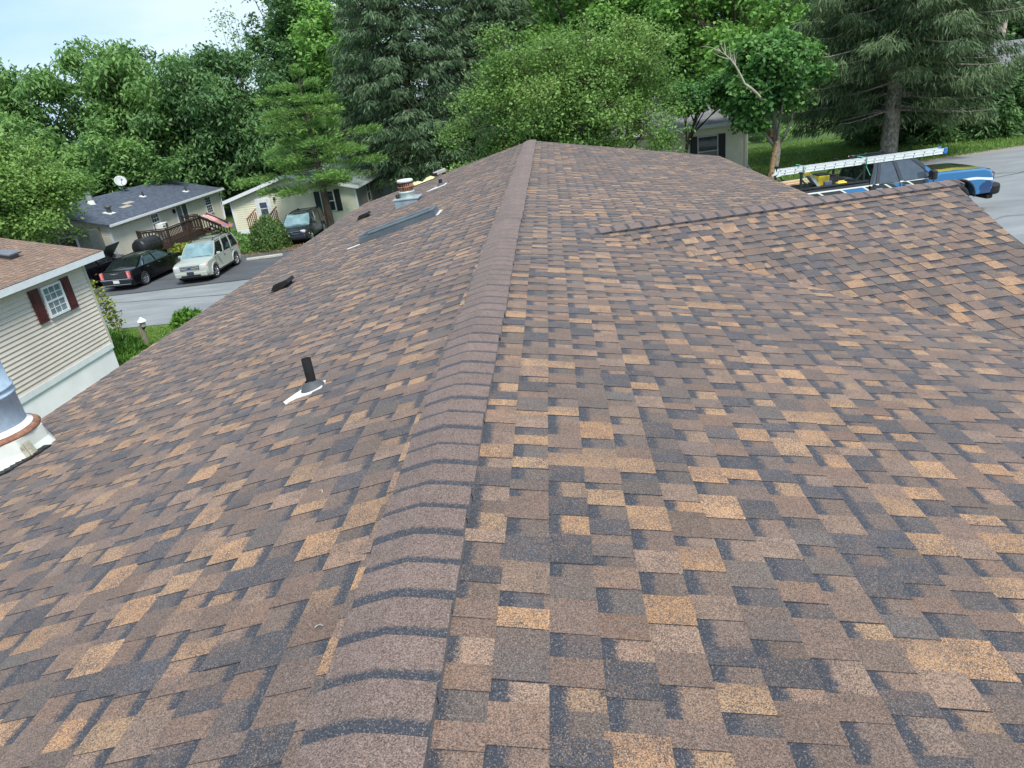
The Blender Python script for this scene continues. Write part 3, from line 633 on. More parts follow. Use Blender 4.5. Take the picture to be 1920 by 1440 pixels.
t_ = thing('roof_vent', 'grey boxy roof vent on the light brown neighbour roof at far left', 'roof vent', (-13.95, 17.2, -1.535+s_*(4.52-(4.2+wx+13.95-wx-4.2+.0))), 0)
t_.location.z = fr1.p(17.2, (-13.95-(wx-4.2))/math.cos(an))[2]
rot_ = Matrix.Rotation(an, 3, 'Y')
MB().box((0, 0, .06), (.34, .34, .12), rot=rot_).build('vent_box', M('grey_vent_metal', (.10, .105, .12), .45, .2), t_, bevel=.01)
MB().box((0, 0, .135), (.46, .46, .05), rot=rot_).build('hood', M('grey_vent_lid', (.16, .17, .19), .4, .2), t_, bevel=.012)

# --- cream home with charcoal roof
ch = thing('mobile_home', 'cream sided home with charcoal roof and dark deck behind the parked cars', 'house', (0, 0, 0))
wx, ya, yb = -24.0, 36.7, 50.2; ze, zg = -2.98, -5.4
m = siding(MB(), (wx, ya), (wx, yb), zg+.35, ze, .115, PX); siding(m, (wx, ya), (wx-7.8, ya), zg+.35, ze, .115, NY, gable=-1.95); siding(m, (wx, yb), (wx-7.8, yb), zg+.35, ze, .115, PY, gable=-1.95); m.build('wall', SID_CREAM, ch)
m = MB(); m.box((wx, ya, (ze+zg)/2+.15), (.09, .09, 2.1)); m.box((wx, yb, (ze+zg)/2+.15), (.09, .09, 2.1)); m.box((wx-.03, (ya+yb)/2, zg+.15), (.05, yb-ya, .44)); m.build('corner_trim', WHT, ch)
s_ = .265; an = math.atan(s_); hw = 3.9+.3
CHAR = M('charcoal_shingle', (.085, .104, .138), .85, var=.3, scale=3, stretch=(1, 1, 6), bump=.2, bscale=60)
f1 = Frame((wx-3.9, 0, ze+.06+s_*hw-s_*.0), PY, (math.cos(an), 0, -math.sin(an))); f2 = Frame((wx-3.9, 0, ze+.06+s_*hw), PY, (-math.cos(an), 0, -math.sin(an)))
rc = roof_courses(f1, ya-.3, yb+.4, hw/math.cos(an), CHAR, 'roof', ch); roof_courses(f2, ya-.3, yb+.4, hw/math.cos(an), CHAR, 'roof', ch)
m = MB(); m.box((wx+.33, (ya+yb)/2+.05, ze+.02), (.10, yb-ya+.7, .12)); m.bar((wx+.3, yb+.42, ze-.02), (wx-3.9, yb+.42, ze+s_*hw-.04), .03, .15); m.build('gutter', WHT, ch)
m = MB(); m.tube([(wx+.33, yb+.2, ze), (wx+.12, yb+.1, ze-.35), (wx+.07, yb+.02, -5.0)], .035, 6); m.build('downspout', WHT, ch)
window(ch, (wx, 41.25), PY, PX, .95, 1.05, -3.62, (3, 2), fw=.06)
window(ch, (wx, 48.3), PY, PX, .95, 1.15, -3.72, (3, 3), fw=.06)
m = MB()
for s in (-1, 0, 1): wbox(m, (wx+.012, 44.55+s*.72), PY, PX, .07, 1.75, .05, -3.95)
wbox(m, (wx+.012, 44.55), PY, PX, 1.5, .07, .048, -3.1); d_ = m.build('sliding_door', WHT, ch)
for s in (-1, 1):
    q = MB(); wbox(q, (wx+.014, 44.55+s*.36), PY, PX, .66, 1.66, .012, -3.98); q.build('pane', GLASS if s > 0 else M('door_glass_grey', (.10, .15, .15), .1, spec=.8), d_)
q = MB(); wbox(q, (wx, 43.55), PY, PX, .12, .24, .14, -3.35); q.build('porch_lamp', DKM, ch)
# small lean-to entry on the near end
m = MB(); m.box((wx-1.6, ya-.55, -4.1), (2.2, 1.0, 2.2)); m.build('entry_porch', M('porch_grey', (.22, .23, .20), .6), ch)
q = MB(); q.box((wx-1.75, ya-1.07, -4.15), (.95, .05, 1.9)); dd = q.build('entry_door', M('dark_screen', (.03, .03, .035), .3), ch)
q = MB()
for a in (-.5, .5): q.box((wx-1.75+a, ya-1.09, -4.15), (.09, .06, 1.95))
q.box((wx-1.75, ya-1.092, -4.2), (.9, .05, .05)); q.box((wx-1.75, ya-1.09, -3.18), (1.08, .06, .08)); q.build('door_frame', WHT, dd)
# roof fittings of that home
def zc1(x_): return ze+.06+s_*hw-s_*(x_-(wx-3.9))
t_ = thing('metal_flue', 'tall grey capped flue on the charcoal roof', 'chimney', (-27.0, 40.4, zc1(-27.0)))
MB().lathe([(.16, -.1), (.16, .75)], 16).build('pipe', M('flue_grey', (.42, .45, .47), .4, .5), t_); MB().lathe([(.24, -.06), (.18, .18), (.16, .2)], 16).build('boot', OFFW, t_)
MB().lathe([(0, .98), (.30, .92), (.31, .86), (.20, .84), (.17, .75)], 16).build('cap', M('dark_flue_cap', (.11, .12, .12), .5, .4), t_)
t_ = thing('satellite_dish', 'round white satellite dish on the ridge of the charcoal roof', 'dish', (-27.6, 44.9, zc1(-27.6)))
m = MB(); ax_ = Vector((.55, -.62, .55)).to_track_quat('Z', 'Y').to_matrix(); m.lathe([(0, 0), (.17, .02), (.30, .06), (.37, .10), (.375, .11), (.30, .072), (.17, .03), (0, .015)], 26, c=(0, 0, .62), axis=ax_); m.build('dish', M('dish_white', (.42, .45, .45), .5), t_)
m = MB(); m.tube([(0, 0, -.02), (-.02, .02, .6)], .03, 8); m.tube([(0, 0, .45), (.38, -.42, .72)], .018, 6); m.box((.39, -.43, .76), (.08, .08, .12)); m.build('mast', M('mast_grey', (.3, .32, .32), .4, .6), t_)
for (x, y, lab) in ((-26.0, 44.2, 'small white roof vent in the middle of the charcoal roof'), (-24.9, 47.6, 'small white roof vent near the right end of the charcoal roof')):
    t_ = thing('roof_vent', lab, 'roof vent', (x, y, zc1(x)), 0, 'vents on the charcoal roof')
    MB().box((0, 0, .03), (.34, .34, .05), rot=Matrix.Rotation(an, 3, 'Y')).build('flashing', FLASH, t_); MB().lathe([(.06, 0), (.06, .3), (0, .3)], 10, c=(0, .04, 0)).build('pipe', DKM, t_)
t_ = thing('roof_vent', 'dark squat roof vent near the tree on the charcoal roof', 'roof vent', (-25.1, 38.9, zc1(-25.1)), 0, 'vents on the charcoal roof')
MB().box((0, 0, .03), (.5, .5, .05), rot=Matrix.Rotation(an, 3, 'Y')).build('flashing', FLASH, t_); MB().lathe([(.13, 0), (.13, .3), (.2, .32), (.2, .42), (0, .46)], 14).build('cap', M('vent_cap_dark', (.07, .08, .08), .5), t_)
m = MB()
for (x, y) in ((-25.35, 41.0), (-25.75, 42.0)):
    vv = (x-(wx-3.9))/math.cos(an); m.add([f1.p(y-.5, vv-.16, .02), f1.p(y+.5, vv-.16, .02), f1.p(y+.5, vv+.16, .02), f1.p(y-.5, vv+.16, .02)], [(0, 1, 2, 3)])
m.build('skylight_panel', M('tan_panel', (.40, .35, .28), .5), rc)
# window air conditioner
t_ = thing('air_conditioner', 'white air conditioner jutting from a window of the cream home', 'air conditioner', (wx+.06, 41.3, -4.12))
MB().box((.24, 0, .22), (.48, .62, .40)).build('case', M('ac_white', (.70, .72, .70), .5), t_, bevel=.02)
m = MB(); m.box((.483, .17, .22), (.012, .22, .30)); m.box((.483, -.14, .22), (.01, .28, .06)); m.build('grille', M('ac_grille', (.06, .07, .08), .5), t_)
# --- deck
DKW = M('dark_stained_wood', (.045, .027, .022), .65, var=.3, scale=5, stretch=(8, 1, 8))
dk = thing('deck', 'dark brown wooden deck with railing and stairs on the cream home', 'deck', (0, 0, 0))
x0, x1, y0_, y1_, zd = -23.95, -22.2, 39.1, 44.2, -4.70
k = 0
for i in range(16):
    yy = y0_+(y1_-y0_)*(i+.5)/16; MB().box(((x0+x1)/2, yy, zd-.02), (x1-x0, (y1_-y0_)/16-.012, .04)).build('deck_board', DKW, dk)
m = MB(); m.box((x1+.02, (y0_+y1_)/2, zd-.14), (.05, y1_-y0_, .2)); m.box(((x0+x1)/2, y0_-.02, zd-.14), (x1-x0, .05, .2)); m.build('rim_joist', DKW, dk)
posts = [(x1, y0_), (x1, (y0_+y1_)/2-.1), (x1, y1_-1.0), (x0+.1, y0_), (x0+.1, y1_)]
for p in posts: MB().box((p[0], p[1], (zd+.95+gz(*p))/2), (.10, .10, zd+.95-gz(*p))).build('post', DKW, dk)
def rail(a, b_, za, zb, parent):
    m = MB(); m.bar((a[0], a[1], za+.92), (b_[0], b_[1], zb+.92), .12, .05); m.bar((a[0], a[1], za+.82), (b_[0], b_[1], zb+.82), .04, .09); m.bar((a[0], a[1], za+.1), (b_[0], b_[1], zb+.1), .04, .09); m.bar((a[0], a[1], za+.03), (a[0], a[1], za+.9), .05, .05); m.bar((b_[0], b_[1], zb+.03), (b_[0], b_[1], zb+.9), .05, .05); r_ = m.build('railing', DKW, parent)
    L_ = math.hypot(b_[0]-a[0], b_[1]-a[1]); n_ = int(L_/.17)
    me = MB().box((0, 0, .46), (.045, .045, .74)).mesh('baluster'); me.materials.append(DKW)
    for i in range(1, n_):
        f = i/n_; o = bpy.data.objects.new('baluster', me); COL.objects.link(o); o.location = (a[0]+(b_[0]-a[0])*f, a[1]+(b_[1]-a[1])*f, za+(zb-za)*f); o.parent = r_
rail((x1, y0_), (x1, y1_-1.0), zd, zd, dk); rail((x0+.1, y0_), (x1, y0_), zd, zd, dk); rail((x0+.1, y1_), (x1-.6, y1_), zd, zd, dk)
for k in range(4):
    MB().box((x1+.2+.3*k, y1_-.5, zd-.17*(k+1)), (.32, 1.0, .05)).build('step', DKW, dk)
rail((x1, y1_), (x1+1.25, y1_), zd, zd-.7, dk); rail((x1, y1_-1.0), (x1+1.25, y1_-1.0), zd, zd-.7, dk)
# striped towel over the stair rail
FT, t, b = newmat('striped_flag_towel')
g = N(t, 'ShaderNodeTexCoord'); sx = N(t, 'ShaderNodeSeparateXYZ'); t.links.new(g.outputs['Object'], sx.inputs[0])
wv = N(t, 'ShaderNodeMath', operation='MULTIPLY'); wv.inputs[1].default_value = 6.2; t.links.new(sx.outputs['Y'], wv.inputs[0])
fr_ = N(t, 'ShaderNodeMath', operation='FRACT'); t.links.new(wv.outputs[0], fr_.inputs[0]); gt = N(t, 'ShaderNodeMath', operation='GREATER_THAN'); gt.inputs[1].default_value = .5; t.links.new(fr_.outputs[0], gt.inputs[0])
c1 = N(t, 'ShaderNodeMixRGB'); c1.inputs[1].default_value = (.42, .07, .07, 1); c1.inputs[2].default_value = (.62, .52, .50, 1); t.links.new(gt.outputs[0], c1.inputs[0])
nn = N(t, 'ShaderNodeTexNoise', Scale=4.0); t.links.new(g.outputs['Object'], nn.inputs['Vector'])
rr = N(t, 'ShaderNodeValToRGB'); e = rr.color_ramp.elements; e[0].position = .4; e[0].color = (.45, .17, .08, 1); e[1].position = .6; e[1].color = (.10, .13, .28, 1); t.links.new(nn.outputs['Fac'], rr.inputs[0])
gx = N(t, 'ShaderNodeMapRange'); gx.inputs[1].default_value = .55; gx.inputs[2].default_value = .75; t.links.new(sx.outputs['X'], gx.inputs[0])
c2 = N(t, 'ShaderNodeMixRGB'); t.links.new(gx.outputs[0], c2.inputs[0]); t.links.new(c1.outputs[0], c2.inputs[1]); t.links.new(rr.outputs[0], c2.inputs[2]); t.links.new(c2.outputs[0], b.inputs['Base Color']); b.inputs['Roughness'].default_value = .9
m = MB(); n = 14
vs = [(1.5*i/(n-1), -.55+1.1*j/5, .0-.95*i/(n-1)+.05*math.sin(j*1.6+i*.5)) for j in range(6) for i in range(n)]
m.add(vs, [(j*n+i, j*n+i+1, (j+1)*n+i+1, (j+1)*n+i) for j in range(5) for i in range(n-1)], True)
o = m.build('towel', FT); o.location = (x1+.05, y1_-.25, zd+.86); tag(o, 'red and white striped towel draped over the deck stair railing', 'towel')
so_ = o.modifiers.new('thick', 'SOLIDIFY'); so_.thickness = .02
# smoker grill beside the wall
gr_ = thing('smoker_grill', 'black barrel smoker grill against the cream wall', 'grill', (-22.5, 37.3, gz(-22.4, 39.1)), R(78))
BLKM = M('black_grill_steel', (.022, .024, .027), .4, .2, var=.3)
m = MB(); m.lathe([(0, -.75), (.42, -.73), (.48, -.6), (.48, .6), (.42, .73), (0, .75)], 24, c=(0, 0, 1.05), axis=Matrix.Rotation(R(90), 3, 'Y')); m.build('barrel', BLKM, gr_)
MB().tube([(-.35, .1, 1.5), (-.35, .1, 1.95)], .06, 10).build('chimney_stack', BLKM, gr_); MB().tube([(.35, 0, 1.5), (.35, 0, 1.75)], .04, 8).build('damper_stack', BLKM, gr_)
for a in (-.55, .55):
    for b_ in (-.3, .3): MB().bar((a, b_, 0), (a*.95, b_*.8, .8), .05, .05).build('leg', BLKM, gr_)
m = MB(); m.bar((-.5, -.46, 1.2), (.5, -.46, 1.2), .03, .03); m.build('handle', M('chrome_trim', (.6, .6, .62), .15, .95), gr_)
o = bx((0, 0, .3), (.7, .55, .6)).build('storage_bin', M('pale_bin', (.55, .57, .55), .5), None, bevel=.05); o.location = (-23.0, 41.0, gz(-23, 41)); tag(o, 'pale grey storage bin under the air conditioner window', 'bin')

# --- pale yellow gabled home
dh = thing('mobile_home', 'pale yellow gabled home behind the bright green pine', 'house', (0, 0, 0))
xa, xb, yf = -20.5, -12.25, 44.4; ze, zp, zg = -3.2, -2.1, -5.4
m = siding(MB(), (xa, yf), (xb, yf), zg+.2, ze, .135, NY, gable=zp); siding(m, (xa, yf), (xa, yf+15), zg+.2, ze, .135, NX); m.build('wall', SID_LEMON, dh)
m = siding(MB(), (xb, yf), (xb, yf+15), zg+.2, ze, .135, PX); m.build('side_wall', M('vinyl_siding_brown', (.20, .175, .155), .6, var=.08), dh)
m = MB(); m.box((xa, yf, -4.3), (.1, .1, 2.15)); m.box((xb, yf, -4.3), (.1, .1, 2.15)); m.box(((xa+xb)/2, yf-.02, zg+.12), (xb-xa, .05, .3)); m.build('corner_trim', WHT, dh)
xm = (xa+xb)/2; hw = (xb-xa)/2+.35; s_ = (zp-ze)/((xb-xa)/2); an = math.atan(s_)
f1 = Frame((xm, 0, zp+.08), PY, (math.cos(an), 0, -math.sin(an))); f2 = Frame((xm, 0, zp+.08), PY, (-math.cos(an), 0, -math.sin(an)))
MR = M('pale_metal_roof', (.27, .34, .31), .45, .2, var=.18, scale=1.5)
for f_ in (f1, f2):
    m = MB(); v1 = hw/math.cos(an)
    m.add([f_.p(yf-.35, 0), f_.p(yf+15.3, 0), f_.p(yf+15.3, v1), f_.p(yf-.35, v1), f_.p(yf-.35, 0, -.05), f_.p(yf+15.3, 0, -.05), f_.p(yf+15.3, v1, -.05), f_.p(yf-.35, v1, -.05)], [(0, 1, 2, 3), (4, 5, 6, 7), (0, 3, 7, 4), (2, 3, 7, 6)])
    for k in range(26): yy = yf-.2+.6*k; m.bar(f_.p(yy, 0.02, .012), f_.p(yy, v1, .012), .03, .025)
    m.build('roof', MR, dh)
m = MB()
for f_ in (f1, f2): m.bar(f_.p(yf-.37, 0, -.06), f_.p(yf-.37, hw/math.cos(an), -.06), .03, .2); m.bar(f_.p(yf-.37, hw/math.cos(an)+.02, -.06), f_.p(yf+15, hw/math.cos(an)+.02, -.06), .03, .14)
m.build('fascia', WHT, dh)
m = MB(); m.lathe([(.2, 0), (.2, .9), (0, .9)], 16, c=(xm+1.6, 49.5, zp-.5)); m.build('flue', M('flue_bluegrey', (.12, .17, .18), .5, .3), dh)
# white door with a small window, shuttered window, step rail
m = MB(); wbox(m, (-18.35, yf-.01), PX, NY, 1.02, 1.85, .05, -4.2); d_ = m.build('door_frame', WHT, dh)
m = MB(); wbox(m, (-18.35, yf-.062), PX, NY, .84, 1.74, .02, -4.22); dd = m.build('door', M('door_white', (.68, .70, .68), .4), dh)
for zc in (-3.72, -4.12):
    m = MB(); wbox(m, (-18.35, yf-.083), PX, NY, .46, .34, .012, zc); m.build('pane', M('door_pane_blue', (.06, .09, .14), .1, spec=.8), dd)
m = MB(); m.lathe([(0, 0), (.03, .01), (.03, .04), (0, .05)], 10, c=(-18.02, yf-.09, -4.5), axis=Matrix.Rotation(R(90), 3, 'X')); m.build('knob', M('brass', (.5, .38, .18), .3, .9), dd)
m = MB(); wbox(m, (-17.55, yf), PX, NY, .1, .2, .12, -3.4); m.build('porch_lamp', DKM, dh)
window(dh, (-14.1, yf), PX, NY, .9, 1.3, -3.95, (1, 1), fw=.06)
DGR = M('dark_green_shutter', (.018, .03, .026), .5)
for s in (-1, 1): shutter(dh, (-14.1+s*.66, yf), PX, NY, .36, 1.35, -3.95, DGR)
window(dh, (xb, 47.3), PY, PX, .9, 1.2, -4.0, (1, 1), fw=.06, frame=M('grey_trim', (.35, .35, .33), .5))
window(dh, (xb, 51.0), PY, PX, .9, 1.2, -4.0, (1, 1), fw=.06, frame=M('grey_trim', (.35, .35, .33), .5))
RW = M('red_cedar_rail', (.26, .10, .05), .6, var=.3)
rw = thing('stair_railing', 'short red wood railing at the white door steps', 'railing', (0, 0, 0))
for xx in (-18.9, -17.5): MB().bar((xx, 42.6, -4.25), (xx, 44.2, -3.9), .09, .05).build('handrail', RW, rw)
for xx in (-18.9, -17.5):
    for k in range(6): MB().box((xx, 42.65+.28*k, -4.75+.03*k), (.05, .05, 1.1)).build('baluster', RW, rw)
MB().box((-18.2, 43.6, -5.2), (1.5, 1.4, .36)).build('landing', RW, rw)

# --- sage home behind the broad tree
eh = thing('mobile_home', 'sage green sided home with black shutters behind the broad leafy tree', 'house', (0, 0, 0))
xa, xb, yf = 1.0, 9.85, 36.0; ze, zp, zg = -1.55, -.55, -4.2
m = siding(MB(), (xa, yf), (xb, yf), zg+.3, ze, .15, NY); siding(m, (xb, yf), (xb, yf+9), zg+.3, ze, .15, PX); m.build('wall', SID_DIM, eh)
m = MB(); m.box((xb, yf, -2.75), (.12, .12, 2.4)); m.build('corner_trim', SID_DIM, eh); MB().tube([(xb+.1, yf+.1, -1.6), (xb+.1, yf+.1, -3.6), (xb+.3, yf-.1, -3.9)], .045, 6).build('downspout', WHT, eh)
m = MB(); m.box(((xa+xb)/2, yf+4.5, -4.1), (xb-xa-.04, 8.9, .5)); m.build('skirting', SID_DIM, eh)
s_ = .3; an = math.atan(s_); f1 = Frame((0, yf+4.4, ze+.05+s_*4.7), PX, (0, -math.cos(an), -math.sin(an))); f2 = Frame((0, yf+4.4, ze+.05+s_*4.7), PX, (0, math.cos(an), -math.sin(an)))
GRS = M('grey_shingle', (.19, .19, .19), .9, var=.25, scale=2)
roof_courses(f1, xa-.3, xb+.3, 4.75/math.cos(an), GRS, 'roof', eh); roof_courses(f2, xa-.3, xb+.3, 4.75/math.cos(an), GRS, 'roof', eh)
m = MB(); m.box(((xa+xb)/2, yf-.34, ze), (xb-xa+.6, .05, .15)); m.build('fascia', WHT, eh)
BSH = M('black_shutter', (.012, .012, .014), .5)
wf = window(eh, (8.02, yf), PX, NY, 1.0, 1.45, -2.72, (1, 1), frame=M('grey_window_frame', (.52, .50, .46), .5), fw=.05)
for s in (-1, 1): shutter(eh, (8.02+s*.68, yf), PX, NY, .34, 1.5, -2.72, BSH)
# --- far right home
fh = thing('mobile_home', 'grey roofed home showing above the dark hedge at far right', 'house', (0, 0, 0))
m = siding(MB(), (29, 49.5), (42, 49.5), -4.0, -1.3, .15, NY); siding(m, (29, 49.5), (29, 57), -4, -1.3, .15, NX); m.build('wall', SID_TAUPE, fh)
s_ = .33; an = math.atan(s_); f1 = Frame((0, 53.2, -1.2+s_*4.1), PX, (0, -math.cos(an), -math.sin(an))); f2 = Frame((0, 53.2, -1.2+s_*4.1), PX, (0, math.cos(an), -math.sin(an)))
GR2 = M('grey_shingle_far', (.20, .215, .235), .9, var=.12, scale=2)
roof_courses(f1, 28.6, 42.4, 4.1/math.cos(an), GR2, 'roof', fh); roof_courses(f2, 28.6, 42.4, 4.1/math.cos(an), GR2, 'roof', fh)
MB().box((35.5, 49.08, -1.27), (13.8, .05, .16)).build('fascia', WHT, fh)
# ------------------------------------------------------------------ vehicles (built facing +X, on the ground at z=0)
CHR = M('chrome', (.62, .64, .66), .12, .95, var=.05)
TYR = M('tyre_rubber', (.018, .018, .019), .8, var=.25)
RIM = M('alloy_rim', (.50, .51, .52), .25, .85, var=.06)
UND = M('underbody_black', (.008, .008, .009), .8)
CGL = M('car_glass', (.012, .016, .018), .04, spec=.9, var=.2)
CGLL = M('windshield_pale_glass', (.17, .27, .29), .06, spec=.9, var=.25, scale=2)
HLT = M('headlight_clear', (.55, .58, .58), .12, spec=.9, var=.2, scale=20)
TLT = M('taillight_red', (.55, .10, .10), .15, spec=.8, var=.25, scale=15)
AMB = M('amber_lens', (.70, .24, .03), .15, spec=.8)
PLT = M('plate_white', (.62, .64, .66), .4, var=.1, scale=30)
PLK = M('black_plastic', (.014, .014, .015), .5, var=.2)
def paint(name, c, rough=.22): return M(name, c, rough, .0, var=.03, coat=.6, spec=.4)
def outline(top, zb, wheels, ra):
    """closed side outline: top from rear to front, then along the sill with wheel arch cut-outs, back to the rear"""
    P = list(top); L0, L1 = top[0][0], top[-1][0]
    P.append((L1-.02, zb)) if top[-1][1] > zb+.05 else None
    for xc in sorted(wheels, reverse=True):
        for k in range(9):
            a = math.pi*k/8; P.append((xc+ra*math.cos(a), max(zb, .30)+(ra*1.02)*math.sin(a) if 0 < k < 8 else zb))
    P.append((L0+.02, zb))
    return P
def body(top, zb, wheels, ra, W, pullf=.16, pullr=.10, shoulder=.05):
    P = outline(top, zb, wheels, ra); L0, L1 = min(p[0] for p in P), max(p[0] for p in P); zt = max(p[1] for p in P)
    rings = []
    for s, k in ((-1, 1), (-.985, .62), (-.93, .30), (-.72, .08), (0, 0), (.72, .08), (.93, .30), (.985, .62), (1, 1)):
        r = []
        for x, z in P:
            fx = smooth((x-(L1-.9))/.9); rx = smooth(((L0+.9)-x)/.9); tz = smooth((z-zt*.55)/(zt*.45))
            wd = W*(1-.035*smooth((.5-z)/.5)-.05*tz-.04*rx)
            r.append((x-pullf*k*fx+pullr*k*rx, s*wd, z-shoulder*k*tz+.02*(1-abs(s))*tz))
        rings.append(r)
    m = MB(); m.loft(rings, smooth=True); return m
def autosmooth(o, ang=38):
    o.data.polygons.foreach_set('use_smooth', [True]*len(o.data.polygons))
    e = o.modifiers.new('edges', 'EDGE_SPLIT'); e.split_angle = R(ang); return o
def wheel(parent, x, y, r, wd, side, rimr=.66, spokes=5, rim=RIM):
    ax_ = Matrix.Rotation(R(-90*side), 3, 'X')        # local +z points outwards
    t_ = MB().lathe([(r*.62, -wd/2), (r*.93, -wd/2), (r, -wd*.36), (r, wd*.36), (r*.94, wd/2), (r*.70, wd/2), (r*.66, wd*.40)], 28, c=(x, y, r), axis=ax_).build('wheel', TYR, parent)
    m = MB(); m.lathe([(r*.70, wd*.42), (r*.67, wd*.49), (r*.61, wd*.44), (r*.60, wd*.1)], 28, c=(x, y, r), axis=ax_)
    m.lathe([(0, wd*.46), (r*.16, wd*.45), (r*.18, wd*.36)], 16, c=(x, y, r), axis=ax_)
    for k in range(spokes):
        a = 2*math.pi*k/spokes+.3; d = Vector((math.cos(a), math.sin(a), 0)); q = Vector((-math.sin(a), math.cos(a), 0)); wi, wo = r*.10, r*.15
        vs = [d*r*.1+q*wi, d*r*.1-q*wi, d*r*.64-q*wo, d*r*.64+q*wo]
        m.add([ax_ @ (v+Vector((0, 0, wd*.44)))+Vector((x, y, r)) for v in vs]+[ax_ @ (v+Vector((0, 0, wd*.34)))+Vector((x, y, r)) for v in vs], [(0, 1, 2, 3), (0, 1, 5, 4), (1, 2, 6, 5), (2, 3, 7, 6), (3, 0, 4, 7)])
    m.build('rim', rim, t_)
    MB().lathe([(0, wd*.06), (r*.6, wd*.06)], 20, c=(x, y, r), axis=ax_).build('brake_disc', UND, t_)
    return t_
def cabin(parent, xb, xr, zb, zr, wb, wr, col, pillars, glass=CGL, wind=CGL, crown=.05, pw=.075, rear=CGL):
    """greenhouse: glass block with body-colour roof and pillars. xb/xr = (rear, front) at belt / roof"""
    (b0, b1), (r0, r1) = xb, xr
    def P(x, s, z): f = (z-zb)/(zr-zb); return (x, s*(wb+(wr-wb)*f), z)
    base = [P(b0, -1, zb), P(b1, -1, zb), P(b1, 1, zb), P(b0, 1, zb)]; topq = [P(r0, -1, zr), P(r1, -1, zr), P(r1, 1, zr), P(r0, 1, zr)]
    mid = [tuple(a+(b_-a)*.5 for a, b_ in zip(p, q)) for p, q in zip(base, topq)]
    for i, (s) in enumerate((-1, -1, 1, 1)): mid[i] = (mid[i][0], mid[i][1]+s*.025, mid[i][2])
    for i, j in ((0, 1), (2, 3)):
        MB().add([base[i], base[j], mid[j], mid[i], topq[j], topq[i]], [(0, 1, 2, 3), (3, 2, 4, 5)]).build('side_window', glass, parent)
    for nm, i, j, gm_ in (('windshield', 1, 2, wind), ('rear_window', 3, 0, rear)):
        q = MB(); q.add([base[i], base[j], mid[j], mid[i], topq[j], topq[i]], [(0, 1, 2, 3), (3, 2, 4, 5)]); q.build(nm, gm_, parent)
    for s in (-1, 1):
        for fb, fr in pillars:
            m = MB()
            a = P(b0+(b1-b0)*fb, s, zb-.02); c = P(r0+(r1-r0)*fr, s, zr+.0); mm_ = tuple((u+v)/2+(s*.03 if k == 1 else 0) for k, (u, v) in enumerate(zip(a, c)))
            m.bar(a, mm_, pw, .035, up=(0, s, .2)); m.bar(mm_, c, pw, .035, up=(0, s, .2)); m.build('pillar', col, parent)
    rings = []; n = 8
    for k in range(n+1):
        f = k/n; x = r0-.05+(r1-r0+.10)*f; e = .025*(abs(2*f-1)**4)
        rings.append([(x, s*wr*1.03, zr-.045-e+crown*(1-abs(s)**2.2)+.02) for s in (-1, -.85, -.5, 0, .5, .85, 1)]+[(x, s*wr*1.03, zr-.065-e) for s in (1, .5, -.5, -1)])
    m = MB(); m.loft(rings, smooth=True); o = m.build('roof', col, parent); autosmooth(o, 40)
    return o
def slab(parent, name, c, d, mat, bevel=.015, rz=0): return MB().box(c, d, rz).build(name, mat, parent, bevel=bevel)
def seams(parent, W, xs, z0, z1, mat=UND):
    m = MB()
    for s in (-1, 1):
        for x in xs: m.bar((x, s*(W*.985), z0), (x, s*(W*.965), z1), .012, .012)
    m.build('door_seam', mat, parent)

